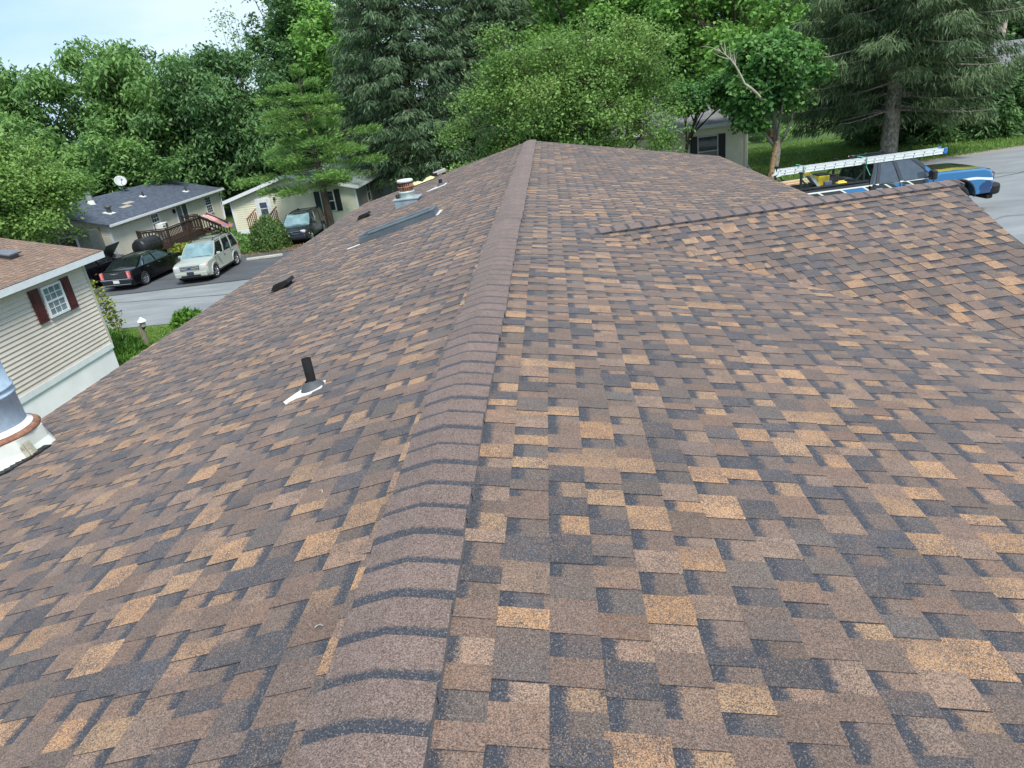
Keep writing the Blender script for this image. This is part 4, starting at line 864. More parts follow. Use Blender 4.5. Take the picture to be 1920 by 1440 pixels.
# --- silver SUV, nose towards us
def suv(name, label, loc, rz, col, wind, group, mirrorc, lights=True):
    c = thing(name, label, 'car', loc, rz, group); W = .90
    top = [(-2.16, .52), (-2.20, .62), (-2.19, 1.0), (-2.12, 1.06), (.82, 1.08), (1.02, 1.05), (1.85, .99), (2.08, .93), (2.16, .80), (2.19, .60), (2.17, .42), (2.05, .30)]
    b_ = body(top, .27, (-1.31, 1.31), .41, W).build('body', col, c); autosmooth(b_)
    cabin(c, (-2.08, 1.10), (-1.86, .30), 1.03, 1.66, .84, .70, col, ((0, 0), (.30, .27), (.62, .66), (1, 1)), glass=CGL, wind=wind)
    m = MB(); m.box((0, 0, .35), (4.0, 1.5, .3)); m.build('underbody', UND, c)
    for x in (-1.31, 1.31):
        for s in (-1, 1): wheel(c, x, s*.80, .355, .22, s)
    slab(c, 'bumper', (2.13, 0, .46), (.16, 1.62, .26), col, .06); slab(c, 'lower_grille', (2.212, 0, .40), (.02, 1.0, .09), PLK)
    g_ = slab(c, 'grille', (2.155, 0, .76), (.05, .98, .22), PLK, .02)
    for zz in (.70, .77, .84): slab(g_, 'grille_bar', (2.187, 0, zz), (.02, .94, .035), CHR if zz != .77 else col, .006)
    m = MB(); m.lathe([(0, .012), (.09, .01), (.1, 0)], 20, c=(2.20, 0, .77), axis=Matrix.Rotation(R(90), 3, 'Y') @ Matrix.Diagonal((.55, 1, 1)).to_3x3()); m.build('badge', M('badge_blue', (.03, .06, .2), .2), c)
    slab(c, 'licence_plate', (2.222, .0, .53), (.012, .36, .15), M('plate_dark', (.03, .035, .06), .4), .004)
    for s in (-1, 1):
        slab(c, 'headlight', (2.06, s*.68, .80), (.17, .30, .19), HLT, .05); slab(c, 'turn_signal', (2.0, s*.845, .80), (.15, .05, .12), AMB, .02)
        slab(c, 'fog_lamp', (2.15, s*.62, .44), (.08, .14, .10), HLT, .03)
        slab(c, 'mirror', (.78, s*1.0, 1.12), (.14, .20, .15), mirrorc, .05)
        for x in (-.15, -1.15): slab(c, 'door_handle', (x, s*.885, .93), (.16, .04, .035), col, .01)
        slab(c, 'running_board', (0, s*.90, .32), (2.0, .07, .08), PLK, .02)
        slab(c, 'tail_light', (-2.10, s*.78, .98), (.12, .14, .40), TLT, .03)
    seams(c, W, (.95, -.10, -.98), .40, 1.02)
    m = MB()
    for s in (-1, 1): m.tube([(-1.7, s*.56, 1.68), (-1.55, s*.56, 1.74), (.0, s*.56, 1.755), (.15, s*.56, 1.70)], .022, 8)
    for x in (-1.2, -.2): m.bar((x, -.56, 1.75), (x, .56, 1.75), .05, .03)
    m.build('roof_rack', PLK, c)
    m = MB()
    for s in (-1, 1):
        for xc in (-1.31, 1.31): m.tube([(xc+.43*math.cos(a), s*.905, .36+.43*math.sin(a)) for a in np.linspace(.05, math.pi-.05, 12)], .028, 6)
    m.build('wheel_arch_trim', col, c)
    slab(c, 'wiper', (1.02, .2, 1.09), (.03, .9, .02), PLK, 0)
    return c
SILV = paint('car_paint_silver_green', (.36, .39, .345), .28)
suv('parked_car', 'silver SUV with roof rails facing us on the parking pavement', (-17.0, 32.95, gz(-17, 33)+.026), R(-88), SILV, CGLL, 'cars on the parking pavement', SILV).scale = (.96, .96, .96)
BLK = paint('car_paint_black', (.004, .004, .006), .15); BLU = paint('car_paint_blue_black', (.016, .020, .032))
# --- black sedan, tail towards us
def sedan(label, loc, rz):
    c = thing('parked_car', label, 'car', loc, rz, 'cars on the parking pavement'); W = .95
    top = [(-2.46, .42), (-2.50, .60), (-2.47, .98), (-2.38, 1.03), (-1.6, 1.06), (1.0, .99), (2.0, .90), (2.30, .82), (2.42, .68), (2.46, .48), (2.40, .30)]
    b_ = body(top, .24, (-1.52, 1.52), .40, W, .18, .12).build('body', BLK, c); autosmooth(b_)
    cabin(c, (-1.92, 1.22), (-1.02, .42), .99, 1.44, .86, .64, BLK, ((0, 0), (.18, .10), (.55, .52), (1, 1)), glass=M('sedan_window', (.05, .085, .10), .05, spec=.9), wind=CGL, pw=.085)
    m = MB()
    for s in (-1, 1):
        pts = [(-1.36, s*.872, 1.02), (1.08, s*.872, 1.02), (.40, s*.685, 1.415), (-.92, s*.685, 1.415)]
        for i in range(4): m.bar(pts[i], pts[(i+1) % 4], .03, .03)
    m.build('window_trim', CHR, c)
    MB().box((0, 0, .33), (4.4, 1.5, .3)).build('underbody', UND, c)
    for x in (-1.52, 1.52):
        for s in (-1, 1): wheel(c, x, s*.83, .365, .24, s, spokes=7, rim=CHR)
    slab(c, 'boot_lid', (-2.475, 0, .82), (.05, 1.24, .34), M('boot_black', (.02, .022, .027), .25, coat=.6), .02)
    slab(c, 'bumper', (-2.44, 0, .46), (.16, 1.74, .26), BLK, .06)
    slab(c, 'bumper_trim', (-2.535, 0, .615), (.03, 1.72, .045), CHR, .01); slab(c, 'lower_trim', (-2.535, 0, .345), (.03, 1.60, .03), CHR, .01)
    slab(c, 'licence_plate', (-2.535, .0, .50), (.012, .34, .16), PLT, .004)
    m = MB(); m.box((-2.507, 0, .90), (.014, .09, .05))
    for s in (-1, 1): m.add([(-2.507, s*.03, .885), (-2.507, s*.24, .905), (-2.507, s*.24, .92), (-2.507, s*.03, .92)], [(0, 1, 2, 3)])
    m.build('winged_emblem', CHR, c)
    for s in (-1, 1):
        l_ = slab(c, 'tail_light', (-2.46, s*.755, .81), (.10, .20, .38), TLT, .04); slab(l_, 'lens', (-2.513, s*.755, .80), (.012, .08, .27), M('lens_pink', (.72, .30, .28), .15), .004)
        slab(c, 'headlight', (2.30, s*.72, .70), (.14, .32, .16), HLT, .04); slab(c, 'mirror', (.88, s*1.03, 1.08), (.13, .20, .13), BLK, .05)
        for x in (-.05, -1.05): slab(c, 'door_handle', (x, s*.935, .88), (.18, .04, .03), CHR, .01)
    seams(c, W, (1.0, 0.02, -1.0), .36, .96)
    return c
sedan('black sedan with chrome trim, tail towards us, beside the silver SUV', (-20.55, 33.35, gz(-20, 33)+.026), R(86)).scale = (.95, .93, .93)
# --- black SUV peeking out behind the taupe home, and the one with its bonnet up
BSUV = suv('parked_car', 'black SUV half hidden behind the taupe home corner', (-23.4, 33.1, gz(-23, 33)+.026), R(82), BLK, CGL, 'cars on the parking pavement', BLK)
c = suv('parked_car', 'dark green car with its bonnet raised behind the black sedan', (-25.0, 35.9, gz(-24, 38)+.026), R(-2), paint('car_paint_dark_green', (.02, .035, .03)), CGL, 'cars on the parking pavement', BLK)
m = MB(); m.add([(1.0, -.72, 1.10), (1.0, .72, 1.10), (1.78, .66, 1.92), (1.78, -.66, 1.92), (.98, -.72, 1.13), (.98, .72, 1.13), (1.75, .66, 1.95), (1.75, -.66, 1.95)], [(0, 1, 2, 3), (4, 5, 6, 7), (0, 1, 5, 4), (1, 2, 6, 5), (2, 3, 7, 6), (3, 0, 4, 7)]); m.build('raised_bonnet', M('bonnet_inner', (.03, .045, .042), .5), c)
m = MB()
for k in range(10): m.box((random.uniform(1.2, 1.9), random.uniform(-.5, .5), 1.05), (random.uniform(.1, .3), random.uniform(.1, .3), random.uniform(.06, .16)))
c.scale = (.85, .85, .8)
m.build('engine', M('engine_grey', (.22, .22, .22), .5, .4, var=.6, scale=9), c)
c2_ = suv('parked_car', 'dark blue car facing us beside the pine, partly cut off by our roof', (-14.55, 40.1, gz(-14, 40)+.026), R(-89), BLU, CGLL, 'cars on the parking pavement', BLU); c2_.scale = (.95, .95, .88)
# --- pickup with wrapped paint
TK = thing('pickup_truck', 'blue and yellow wrapped pickup truck with ladder rack parked at right', 'truck', (10.62, 23.03, gz(12, 23)+.10), R(7))
WR, t, b = newmat('vehicle_wrap_blue_yellow_black')
g = N(t, 'ShaderNodeTexCoord'); sx = N(t, 'ShaderNodeSeparateXYZ'); t.links.new(g.outputs['Object'], sx.inputs[0])
def math_(op, a, b_=None, c=None):
    n = N(t, 'ShaderNodeMath', operation=op)
    for i, v in enumerate((a, b_, c)):
        if v is None: continue
        if isinstance(v, (int, float)): n.inputs[i].default_value = v
        else: t.links.new(v, n.inputs[i])
    return n.outputs[0]
X, Y, Z = sx.outputs
def mixin(fac, base, col):
    n = N(t, 'ShaderNodeMixRGB'); t.links.new(fac, n.inputs[0])
    if isinstance(base, tuple): n.inputs[1].default_value = base+(1,)
    else: t.links.new(base, n.inputs[1])
    n.inputs[2].default_value = col+(1,); return n.outputs[0]
nz_ = N(t, 'ShaderNodeTexNoise', Scale=2.2, Detail=3.0); t.links.new(g.outputs['Object'], nz_.inputs['Vector']); nf = nz_.outputs['Fac']
zz = math_('ADD', Z, math_('MULTIPLY', X, -.03)); zz = math_('ADD', zz, math_('MULTIPLY', nf, .10))
col = mixin(math_('GREATER_THAN', X, .9), (.030, .034, .042), (.032, .145, .33))                 # dark cab and bed, blue nose
up = math_('GREATER_THAN', Z, 1.13)
col = mixin(math_('MULTIPLY', math_('GREATER_THAN', X, .9), math_('GREATER_THAN', math_('ADD', Y, math_('MULTIPLY', nf, .25)), -.62)), col, (.46, .42, .05))   # yellow across the bonnet
col = mixin(math_('MULTIPLY', math_('GREATER_THAN', X, .9), math_('GREATER_THAN', math_('ADD', Y, math_('MULTIPLY', nf, .5)), -.12)), col, (.04, .045, .03))
wv = math_('FRACT', math_('MULTIPLY', math_('ADD', math_('MULTIPLY', X, 1.0), math_('MULTIPLY', Z, 1.5)), 1.45))
dia = math_('MULTIPLY', math_('LESS_THAN', wv, .10), math_('LESS_THAN', X, .7)); dia = math_('MULTIPLY', dia, math_('LESS_THAN', Z, 1.18))
col = mixin(math_('MULTIPLY', math_('LESS_THAN', math_('FRACT', math_('MULTIPLY', math_('ADD', X, math_('MULTIPLY', Z, 1.5)), .62)), .42), math_('MULTIPLY', math_('LESS_THAN', X, .2), math_('LESS_THAN', Z, 1.15))), col, (.03, .17, .40))
col = mixin(dia, col, (.66, .66, .58))
bl = math_('MULTIPLY', math_('GREATER_THAN', Z, 1.165), math_('MULTIPLY', math_('LESS_THAN', Z, 1.205), math_('LESS_THAN', X, 1.2)))
col = mixin(bl, col, (.72, .74, .74))
dk_ = math_('MULTIPLY', math_('GREATER_THAN', nf, .56), math_('MULTIPLY', math_('GREATER_THAN', X, .9), math_('LESS_THAN', Z, 1.0)))
col = mixin(dk_, col, (.015, .05, .14))
sw = math_('MULTIPLY', math_('LESS_THAN', math_('ABSOLUTE', math_('ADD', math_('ADD', Z, math_('MULTIPLY', math_('MULTIPLY', math_('SUBTRACT', X, 2.2), math_('SUBTRACT', X, 2.2)), .12)), math_('ADD', -1.02, math_('MULTIPLY', nf, .08)))), .035), math_('GREATER_THAN', X, .9))
col = mixin(sw, col, (.66, .70, .70))
t.links.new(col, b.inputs['Base Color']); b.inputs['Roughness'].default_value = .2; b.inputs['Coat Weight'].default_value = .8; b.inputs['Coat Roughness'].default_value = .04
W = 1.01
top = [(-.78, .62), (-.78, 1.18), (1.18, 1.20), (1.40, 1.29), (2.85, 1.23), (3.05, 1.16), (3.12, 1.02), (3.14, .70), (3.10, .60)]
o = body(top, .50, (1.95,), .53, W, .14, .0, .04).build('body', WR, TK); autosmooth(o)
top = [(-3.10, .62), (-3.12, .80), (-3.12, 1.30), (-.86, 1.30), (-.84, .62)]
o = body(top, .52, (-1.86,), .52, W*.985, .0, .02, .02).build('bed_side', WR, TK); autosmooth(o)
m = MB(); m.box((-1.98, 0, 1.312), (2.0, 1.62, .012)); m.build('bed_floor', UND, TK)
for s in (-1, 1): slab(TK, 'bed_rail', (-1.98, s*.90, 1.335), (2.24, .12, .05), PLK, .015)
slab(TK, 'tailgate', (-3.12, 0, 1.0), (.06, 1.7, .62), WR, .02); slab(TK, 'rear_bumper', (-3.2, 0, .62), (.2, 1.9, .2), CHR, .04)
cabin(TK, (-.80, 1.28), (-.58, .42), 1.19, 1.90, .93, .76, WR, ((0, 0), (.10, .10), (.47, .50), (1, 1)), glass=M('truck_window_tint', (.055, .075, .10), .05, spec=.9), wind=M('truck_windshield', (.10, .14, .13), .05, spec=.9), crown=.06, pw=.10)
MB().box((0, 0, .62), (5.9, 1.5, .3)).build('underbody', UND, TK)
for x in (-1.86, 1.95):
    for s in (-1, 1): wheel(TK, x, s*.86, .42, .28, s, spokes=8, rim=M('dark_rim', (.10, .10, .11), .4, .6))
for s in (-1, 1):
    hl = slab(TK, 'headlight', (2.98, s*.80, .98), (.26, .30, .26), M('smoked_headlight', (.05, .05, .055), .12, spec=.9), .04); slab(hl, 'turn_signal', (2.96, s*.955, .99), (.18, .02, .12), AMB, .008); slab(hl, 'yellow_decal', (2.80, s*.958, .98), (.13, .02, .16), M('decal_yellow', (.70, .62, .04), .3), .006)
    slab(TK, 'mirror', (.98, s*1.18, 1.30), (.16, .26, .28), M('mirror_black_chrome', (.06, .06, .065), .15, .6), .05); slab(TK, 'mirror_arm', (.96, s*1.03, 1.22), (.06, .16, .05), PLK, .01)
    for x in (.35, -.55): slab(TK, 'door_handle', (x, s*1.0, 1.06), (.2, .04, .045), CHR, .01)
    m = MB(); m.tube([(1.95+.55*math.cos(a), s*1.005, .44+.56*math.sin(a)) for a in np.linspace(.0, math.pi, 14)], .035, 6); m.build('fender_flare', PLK, TK)
slab(TK, 'grille', (3.13, 0, .96), (.08, 1.36, .40), PLK, .04)
for zz in (.86, .96, 1.06): slab(TK, 'grille_bar', (3.185, 0, zz), (.02, 1.25, .025), CHR, .005)
slab(TK, 'bumper', (3.18, 0, .58), (.34, 1.98, .36), PLK, .10); slab(TK, 'air_dam', (3.08, 0, .36), (.22, 1.8, .16), PLK, .05)
seams(TK, W, (1.15, .12, -.72), .56, 1.16); slab(TK, 'cowl_wiper', (1.36, .1, 1.305), (.06, 1.2, .03), PLK, .005)
RK = M('rack_green_black_steel', (.02, .035, .03), .4, .4)
for x in (-2.95, -1.02):
    m = MB()
    for s in (-1, 1): m.bar((x, s*.90, 1.34), (x, s*.90, 1.820), .06, .06)
    m.bar((x, -.93, 1.820), (x, .93, 1.820), .06, .06)
    for s in (-1, 1): m.bar((x+.03, s*.88, 1.34), (x+.28*(-1 if x > -2 else 1), s*.88, 1.36), .05, .05); m.bar((x, s*.90, 1.640), (x+.24*(-1 if x > -2 else 1), s*.90, 1.38), .04, .04)
    m.build('rack_hoop', RK, TK)
SM = M('green_strap', (.12, .42, .28), .7)
# ladder lies on the rack
ALU = M('ladder_aluminium', (.70, .74, .74), .4, .15, var=.08)
LD = thing('extension_ladder', 'long aluminium extension ladder lying on the truck rack', 'ladder', (10.70, 23.04, gz(12, 23)+.04), R(7))
xl0, xl1 = -3.66, 1.38
for lev in (0, 1):
    for yy in (-.80, -.50):
        m = MB(); zc = 1.915+.080*lev; o1 = .0 if lev == 0 else .06
        m.box(((xl0+xl1)/2+o1, yy, zc+.032), (xl1-xl0, .030, .010)); m.box(((xl0+xl1)/2+o1, yy, zc-.032), (xl1-xl0, .030, .010)); m.box(((xl0+xl1)/2+o1, yy-(.004), zc), (xl1-xl0, .010, .056)); m.build('rail', ALU, LD)
    me = MB().tube([(0, -.815, 0), (0, -.485, 0)], .017, 8).mesh('rung'); me.materials.append(ALU)
    md = MB().lathe([(0, .004), (.015, .003), (.017, 0)], 10, axis=Matrix.Rotation(R(90), 3, 'X')).mesh('rung_end'); md.materials.append(DKM)
    for k in range(17):
        x = xl0+.16+.305*k
        o = bpy.data.objects.new('rung', me); COL.objects.link(o); o.location = (x, 0, 1.915+.080*lev); o.parent = LD
        e_ = bpy.data.objects.new('rung_end', md); COL.objects.link(e_); e_.location = (x+.02*lev, -.818, 1.915+.080*lev); e_.parent = LD
for yy in (-.80, -.50):
    m = MB(); m.add([(xl0, yy-.02, 2.050), (xl0-.04, yy-.02, 1.910), (xl0-.10, yy-.02, 1.845), (xl0+.05, yy-.02, 1.860), (xl0, yy+.02, 2.050), (xl0-.04, yy+.02, 1.910), (xl0-.10, yy+.02, 1.845), (xl0+.05, yy+.02, 1.860)], [(0, 1, 2, 3), (4, 5, 6, 7), (0, 1, 5, 4), (1, 2, 6, 5), (2, 3, 7, 6), (3, 0, 4, 7)]); m.build('foot', ALU, LD)
    slab(LD, 'end_cap', (xl1+.07, yy, 1.960), (.12, .07, .19), M('blue_end_cap', (.03, .16, .42), .5), .03)
for x, lab in ((-2.93, 'green strap holding the ladder at the tailgate hoop'), (-1.0, 'green strap holding the ladder at the cab hoop')):
    m = MB()
    for p, q in (((x, -.84, 1.780), (x, -.84, 2.070)), ((x, -.84, 2.070), (x, -.32, 2.070)), ((x, -.32, 2.070), (x, -.32, 1.780)), ((x-.01, -.845, 1.820), (x+.09, -.93, 1.55))): m.bar(p, q, .045, .006)
    o = m.build('ratchet_strap', SM); o.location = LD.location; o.rotation_euler = LD.rotation_euler; tag(o, lab, 'strap', 'straps over the ladder')
# cargo in the bed
TL_ = Matrix.Translation(LD.location) @ Matrix.Rotation(R(7), 4, 'Z')
def cargo(name, label, cat, group=None):
    o = thing(name, label, cat, LD.location, R(7), group); return o
YEL = M('yellow_plastic', (.66, .50, .04), .45); GRYP = M('grey_fibreglass', (.36, .42, .42), .4, .2)
o = cargo('step_ladder', 'grey step ladder with yellow cap standing in the truck bed', 'ladder')
m = MB()
for yy in (-.62, -.32): m.bar((-2.30, yy, 1.34), (-2.68, yy, 1.82), .035, .08)
m.build('rail', GRYP, o); MB().box((-2.49, -.47, 1.58), (.02, .27, .58), rot=Matrix.Rotation(R(-38), 3, 'Y')).build('back_panel', GRYP, o); slab(o, 'top_cap', (-2.72, -.47, 1.80), (.20, .38, .14), YEL, .02)
for k in range(2): slab(o, 'cap_stripe', (-2.76+.08*k, -.47, 1.875), (.025, .385, .012), PLK, .002)
o = cargo('tool_case', 'yellow topped tool case beside the step ladder in the bed', 'tool case')
slab(o, 'case', (-2.14, -.35, 1.50), (.36, .40, .34), YEL, .03); slab(o, 'lid_stripe', (-2.14, -.35, 1.685), (.37, .41, .03), DKM, .01); slab(o, 'latch_panel', (-2.10, -.70, 1.42), (.24, .10, .18), M('case_blue_grey', (.08, .10, .16), .5), .02)
o = cargo('tool_tray', 'small bright yellow tray near the bed rail', 'tray'); slab(o, 'tray', (-1.72, -.78, 1.40), (.30, .18, .10), YEL, .03); slab(o, 'handle', (-1.72, -.78, 1.47), (.20, .03, .03), M('yellow_light', (.75, .66, .12), .45), .01)
o = cargo('lumber_plank', 'pale lumber planks lying across the truck bed', 'lumber')
for k in range(2): MB().box((-2.62+.05*k, .1+.22*k, 1.42+.05*k), (1.7, .2, .045), rot=Matrix.Rotation(R(4), 3, 'Z')).build('plank', M('fresh_pine', (.55, .40, .25), .7, var=.15, scale=3, stretch=(1, 9, 9)), o)
# concrete wheel stop
o = bx((0, 0, .07), (1.9, .17, .14)).build('wheel_stop', M('concrete_pale', (.44, .43, .38), .85, var=.15, bump=.2), None, bevel=.03); o.location = (-15.1, 35.15, gz(-15, 35)+.026); o.rotation_euler = (0, 0, R(7)); tag(o, 'pale concrete wheel stop in front of the round bush', 'wheel stop')
o = bx((0, 0, .07), (1.3, .17, .14)).build('wheel_stop', M('concrete_pale'), None, bevel=.03); o.location = (-12.4, 36.6, gz(-12, 36)+.026); o.rotation_euler = (0, 0, R(2)); tag(o, 'concrete wheel stop hidden past our eave by the dark blue car', 'wheel stop')
# lamp post
lp_ = thing('lamp_post', 'weathered wooden post with a white capped lantern above the juniper', 'lamp post', (-13.95, 21.5, gz(-14, 21.5)))
m = MB(); m.box((0, 0, .42), (.12, .12, .84)); m.build('post', M('weathered_wood', (.26, .22, .17), .85, var=.3, scale=4, stretch=(8, 8, 1)), lp_)
m = MB(); m.lathe([(.03, .72), (.075, .78), (.085, .80)], 12, c=(.1, 0, 0)); m.build('lantern_base', DKM, lp_)
MB().lathe([(.08, .80), (.10, .95), (.10, .98)], 12, c=(.1, 0, 0)).build('lantern_glass', M('lantern_glass_grey', (.35, .37, .36), .15, spec=.8), lp_)
MB().lathe([(.15, .975), (.15, 1.0), (.09, 1.06), (.05, 1.08), (.04, 1.12), (0, 1.13)], 14, c=(.1, 0, 0)).build('lantern_cap', FLASH, lp_)
# ------------------------------------------------------------------ vegetation
def leaf_mesh(name, pos, ax_, nr, L, Wd, curl=.12):
    n = len(pos); ax_ = ax_/np.linalg.norm(ax_, axis=1, keepdims=True)
    sd_ = np.cross(ax_, nr); sd_ /= np.maximum(np.linalg.norm(sd_, axis=1, keepdims=True), 1e-6); nr = np.cross(sd_, ax_)
    L = np.broadcast_to(L, n)[:, None]; Wd = np.broadcast_to(Wd, n)[:, None]
    V = np.empty((n, 4, 3)); V[:, 0] = pos; V[:, 2] = pos+ax_*L-nr*L*curl; md = pos+ax_*L*.48+nr*L*curl*.4
    V[:, 1] = md+sd_*Wd/2; V[:, 3] = md-sd_*Wd/2
    me = bpy.data.meshes.new(name); me.vertices.add(4*n); me.vertices.foreach_set('co', V.astype(np.float32).ravel())
    me.loops.add(4*n); me.loops.foreach_set('vertex_index', np.arange(4*n, dtype=np.int32)); me.polygons.add(n)
    me.polygons.foreach_set('loop_start', np.arange(0, 4*n, 4, dtype=np.int32))
    me.update(calc_edges=True); return me
def rdir(n, up=0.):
    v = rng.normal(size=(n, 3)); v[:, 2] += up; return v/np.linalg.norm(v, axis=1, keepdims=True)
BARK = M('bark_brown', (.085, .065, .05), .9, var=.4, scale=5, bump=.5, bscale=18, stretch=(3, 3, .6))
BARKG = M('bark_grey', (.22, .20, .17), .9, var=.35, scale=6, bump=.5, bscale=18)
def limb(m, a, b_, r0, r1, sag=.1, n=5):
    a, b_ = np.array(a, float), np.array(b_, float); d = b_-a; P = []; j = rng.normal(size=3)*np.linalg.norm(d)*.06
    for k in range(n+1):
        f = k/n; P.append(a+d*f+np.array([0, 0, sag*np.linalg.norm(d)*math.sin(math.pi*f)])+j*math.sin(math.pi*f))
    m.tube(P, [r0+(r1-r0)*k/n for k in range(n+1)], 6, cap=False); return P
def broadleaf(name, label, base, cr, rad, mat, lobes=14, clumps=22, leaves=42, L=.16, Wd=.09, trunk_r=.16, bark=BARK, spread=.42, flat=.6, droop=.3, cat='tree', group=None, seed=0, fork=None, low=-.55, trunk=True, twig=True):
    """base: ground point; cr: crown centre; rad: crown radii (world)"""
    global rng
    rng = np.random.default_rng(100+seed)
    base, cr, rad = np.array(base, float), np.array(cr, float), np.array(rad, float)
    t_ = thing(name, label, cat, tuple(base), 0, group)
    C = cr-base; pos = []; nrs = []; lob = []
    while len(lob) < lobes:
        d = rdir(1)[0]
        if d[2] < low: continue
        k = rng.uniform(.42, 1.0); p = C+d*rad*k
        if all(np.linalg.norm((p-q[0])/rad) > .30 for q in lob) or rng.random() < .15: lob.append((p, rng.uniform(.22, .46)))
    for _ in range(lobes//3):                # shoots that break the outline
        d = rdir(1, .3)[0]; lob.append((C+d*rad*rng.uniform(.98, 1.22), rng.uniform(.10, .18)))
    lob.append((C, .5))
    clc = []
    for p, s in lob:
        d = rdir(clumps, .35); rr = rng.uniform(.55, 1.05, size=(clumps, 1)); cc = p+d*rad*s*rr; clc.append(cc)
        for q, dd in zip(cc, d):
            n = int(leaves*rng.uniform(.4, 1.3)*(.45 if s < .2 else 1)); o = np.clip(rng.normal(size=(n, 3)), -1.9, 1.9)*np.array([1, 1, flat])*spread*rng.uniform(.6, 1.2)
            pos.append(q+o); nrs.append(np.tile(dd*.5+np.array([0, 0, .7]), (n, 1))+rng.normal(size=(n, 3))*.55)
    pos = np.concatenate(pos); nrs = np.concatenate(nrs); nrs /= np.linalg.norm(nrs, axis=1, keepdims=True)
    ax_ = rdir(len(pos)); ax_[:, 2] = ax_[:, 2]*.5-droop
    link('crown', leaf_mesh('crown', pos, ax_, nrs, L*rng.uniform(.5, 1.45, len(pos)), Wd*rng.uniform(.5, 1.45, len(pos))), mat, t_)
    if trunk:
        m = MB(); h = max(.4, C[2]-rad[2]*.55); tip = np.array([C[0]*.6, C[1]*.6, h])
        P = limb(m, (0, 0, -.15), tip, trunk_r, trunk_r*.72, 0, 6)
        for p, s in lob[:-1]: 
            a = P[rng.integers(3, 7)] if rng.random() < .5 else P[-1]
            Q = limb(m, a, p, trunk_r*.42, trunk_r*.1, .08, 5)
        limb(m, P[-1], C+np.array([0, 0, rad[2]*.5]), trunk_r*.7, trunk_r*.12, 0, 6)
        m.build('trunk', bark, t_, fix=False)
        if twig:
            m = MB()
            for (p, s), cc in zip(lob, clc):
                for q in cc[::3]: limb(m, p, q, trunk_r*.09, .006, .05, 3)
            m.build('branches', bark, t_, fix=False)
    return t_
def conifer(name, label, base, h, rbot, mat, z0=.6, whorls=22, per=8, L=.42, Wd=.075, droop=.22, hang=.8, pts=16, fan=5, trunk_r=.24, bark=BARK, taper=1.0, seed=0, tuft=False, irregular=.25, group=None, ztop=None, dead=0, gap=None):
    global rng
    rng = np.random.default_rng(300+seed)
    t_ = thing(name, label, 'tree', tuple(base), 0, group)
    pos = []; ax_ = []; m = MB(); br = MB()
    m.tube([(0, 0, -.2), (.02, .01, h*.3), (.0, .03, h*.65), (0, 0, h)], [trunk_r*1.1, trunk_r*.85, trunk_r*.5, .02], 10, cap=False)
    for w_ in range(whorls):
        f = w_/(whorls-1); z = z0+(h-z0)*f**.92
        if ztop and z > ztop: break
        R0 = rbot*(1-f)**taper*(.55+.45*min(1, f*6+.35))+.12
        n = per if f < .8 else max(4, per-3)
        for k in range(n):
            a = 2*math.pi*(k+rng.uniform(-.35, .35))/n+w_*1.1; r = R0*rng.uniform(1-irregular, 1+irregular*.5); zz = z+rng.uniform(-.2, .2)*h/whorls
            dirh = np.array([math.cos(a), math.sin(a), 0]); side = np.array([-math.sin(a), math.cos(a), 0])
            cut = gap is not None and z < gap[2] and abs((a-gap[0]+math.pi) % (2*math.pi)-math.pi) < gap[1]
            if cut: r *= .22
            P = []
            for s in np.linspace(0, 1, 6):
                P.append(np.array([0, 0, zz])+dirh*r*s+np.array([0, 0, (-droop*r*(s**1.3)+ (droop*.55*r*s**3.5 if not tuft else droop*1.6*r*s**2))]))
            br.tube(P, [max(.012, trunk_r*.16*(1-s)+.01) for s in np.linspace(0, 1, 6)], 5, cap=False)
            if cut: continue
            P = np.array(P); np_ = max(5, int(pts*(r/rbot+.25)))
            ss = np.sqrt(rng.uniform(.02, 1.0, np_)); idx = np.minimum((ss*5).astype(int), 4); fr = ss*5-idx
            c = P[idx]*(1-fr[:, None])+P[idx+1]*fr[:, None]
            lat = rng.normal(size=np_)*.26*r*(1.15-ss)+rng.normal(size=np_)*.10
            c = c+side*lat[:, None]+np.array([0, 0, -1])*np.abs(lat)[:, None]*.18
            for _ in range(fan):
                d = dirh*rng.uniform(.1, .9, (np_, 1))+side*(np.sign(lat)*.4+rng.normal(size=np_)*.5)[:, None]
                if tuft: d[:, 2] += rng.uniform(-.1, .9, np_)
                else: d[:, 2] -= hang*rng.uniform(.3, 1.5, np_)
                off = rng.normal(size=(np_, 3))*(.10 if not tuft else .09); off[:, 2] -= 0 if tuft else np.abs(rng.normal(size=np_))*.10
                pos.append(c+off); ax_.append(d)
    pos = np.concatenate(pos); ax_ = np.concatenate(ax_); nr = rdir(len(pos), .6)
    link('crown', leaf_mesh('crown', pos, ax_, nr, L*rng.uniform(.6, 1.35, len(pos)), Wd*rng.uniform(.7, 1.3, len(pos)), .05), mat, t_)
    m.build('trunk', bark, t_, fix=False); br.build('branches', bark, t_, fix=False)
    if dead:
        q = MB()
        for k in range(dead):
            a = rng.uniform(0, 6.28); z = z0*rng.uniform(.45, 1.35); r = rng.uniform(.5, 1.9); 
            P = limb(q, (0, 0, z), (r*math.cos(a), r*math.sin(a), z+rng.uniform(-.2, .35)*r), .035, .008, .0, 4)
        q.build('dead_limbs', BARKG, t_, fix=False)
    return t_
G = lambda x, y: (x, y, gz(x, y))
LM_PEAR = leaf_mat('leaf_light_green', (.11, .23, .045), (.26, .43, .10), .38)
LM_WAL = leaf_mat('leaf_mid_green', (.080, .190, .050), (.215, .39, .095), .38)
LM_DEEP = leaf_mat('leaf_deep_green', (.056, .135, .048), (.145, .285, .080), .33)
LM_CRAB = leaf_mat('leaf_olive_green', (.090, .185, .038), (.200, .355, .078), .36, yellow=(.28, .38, .09))
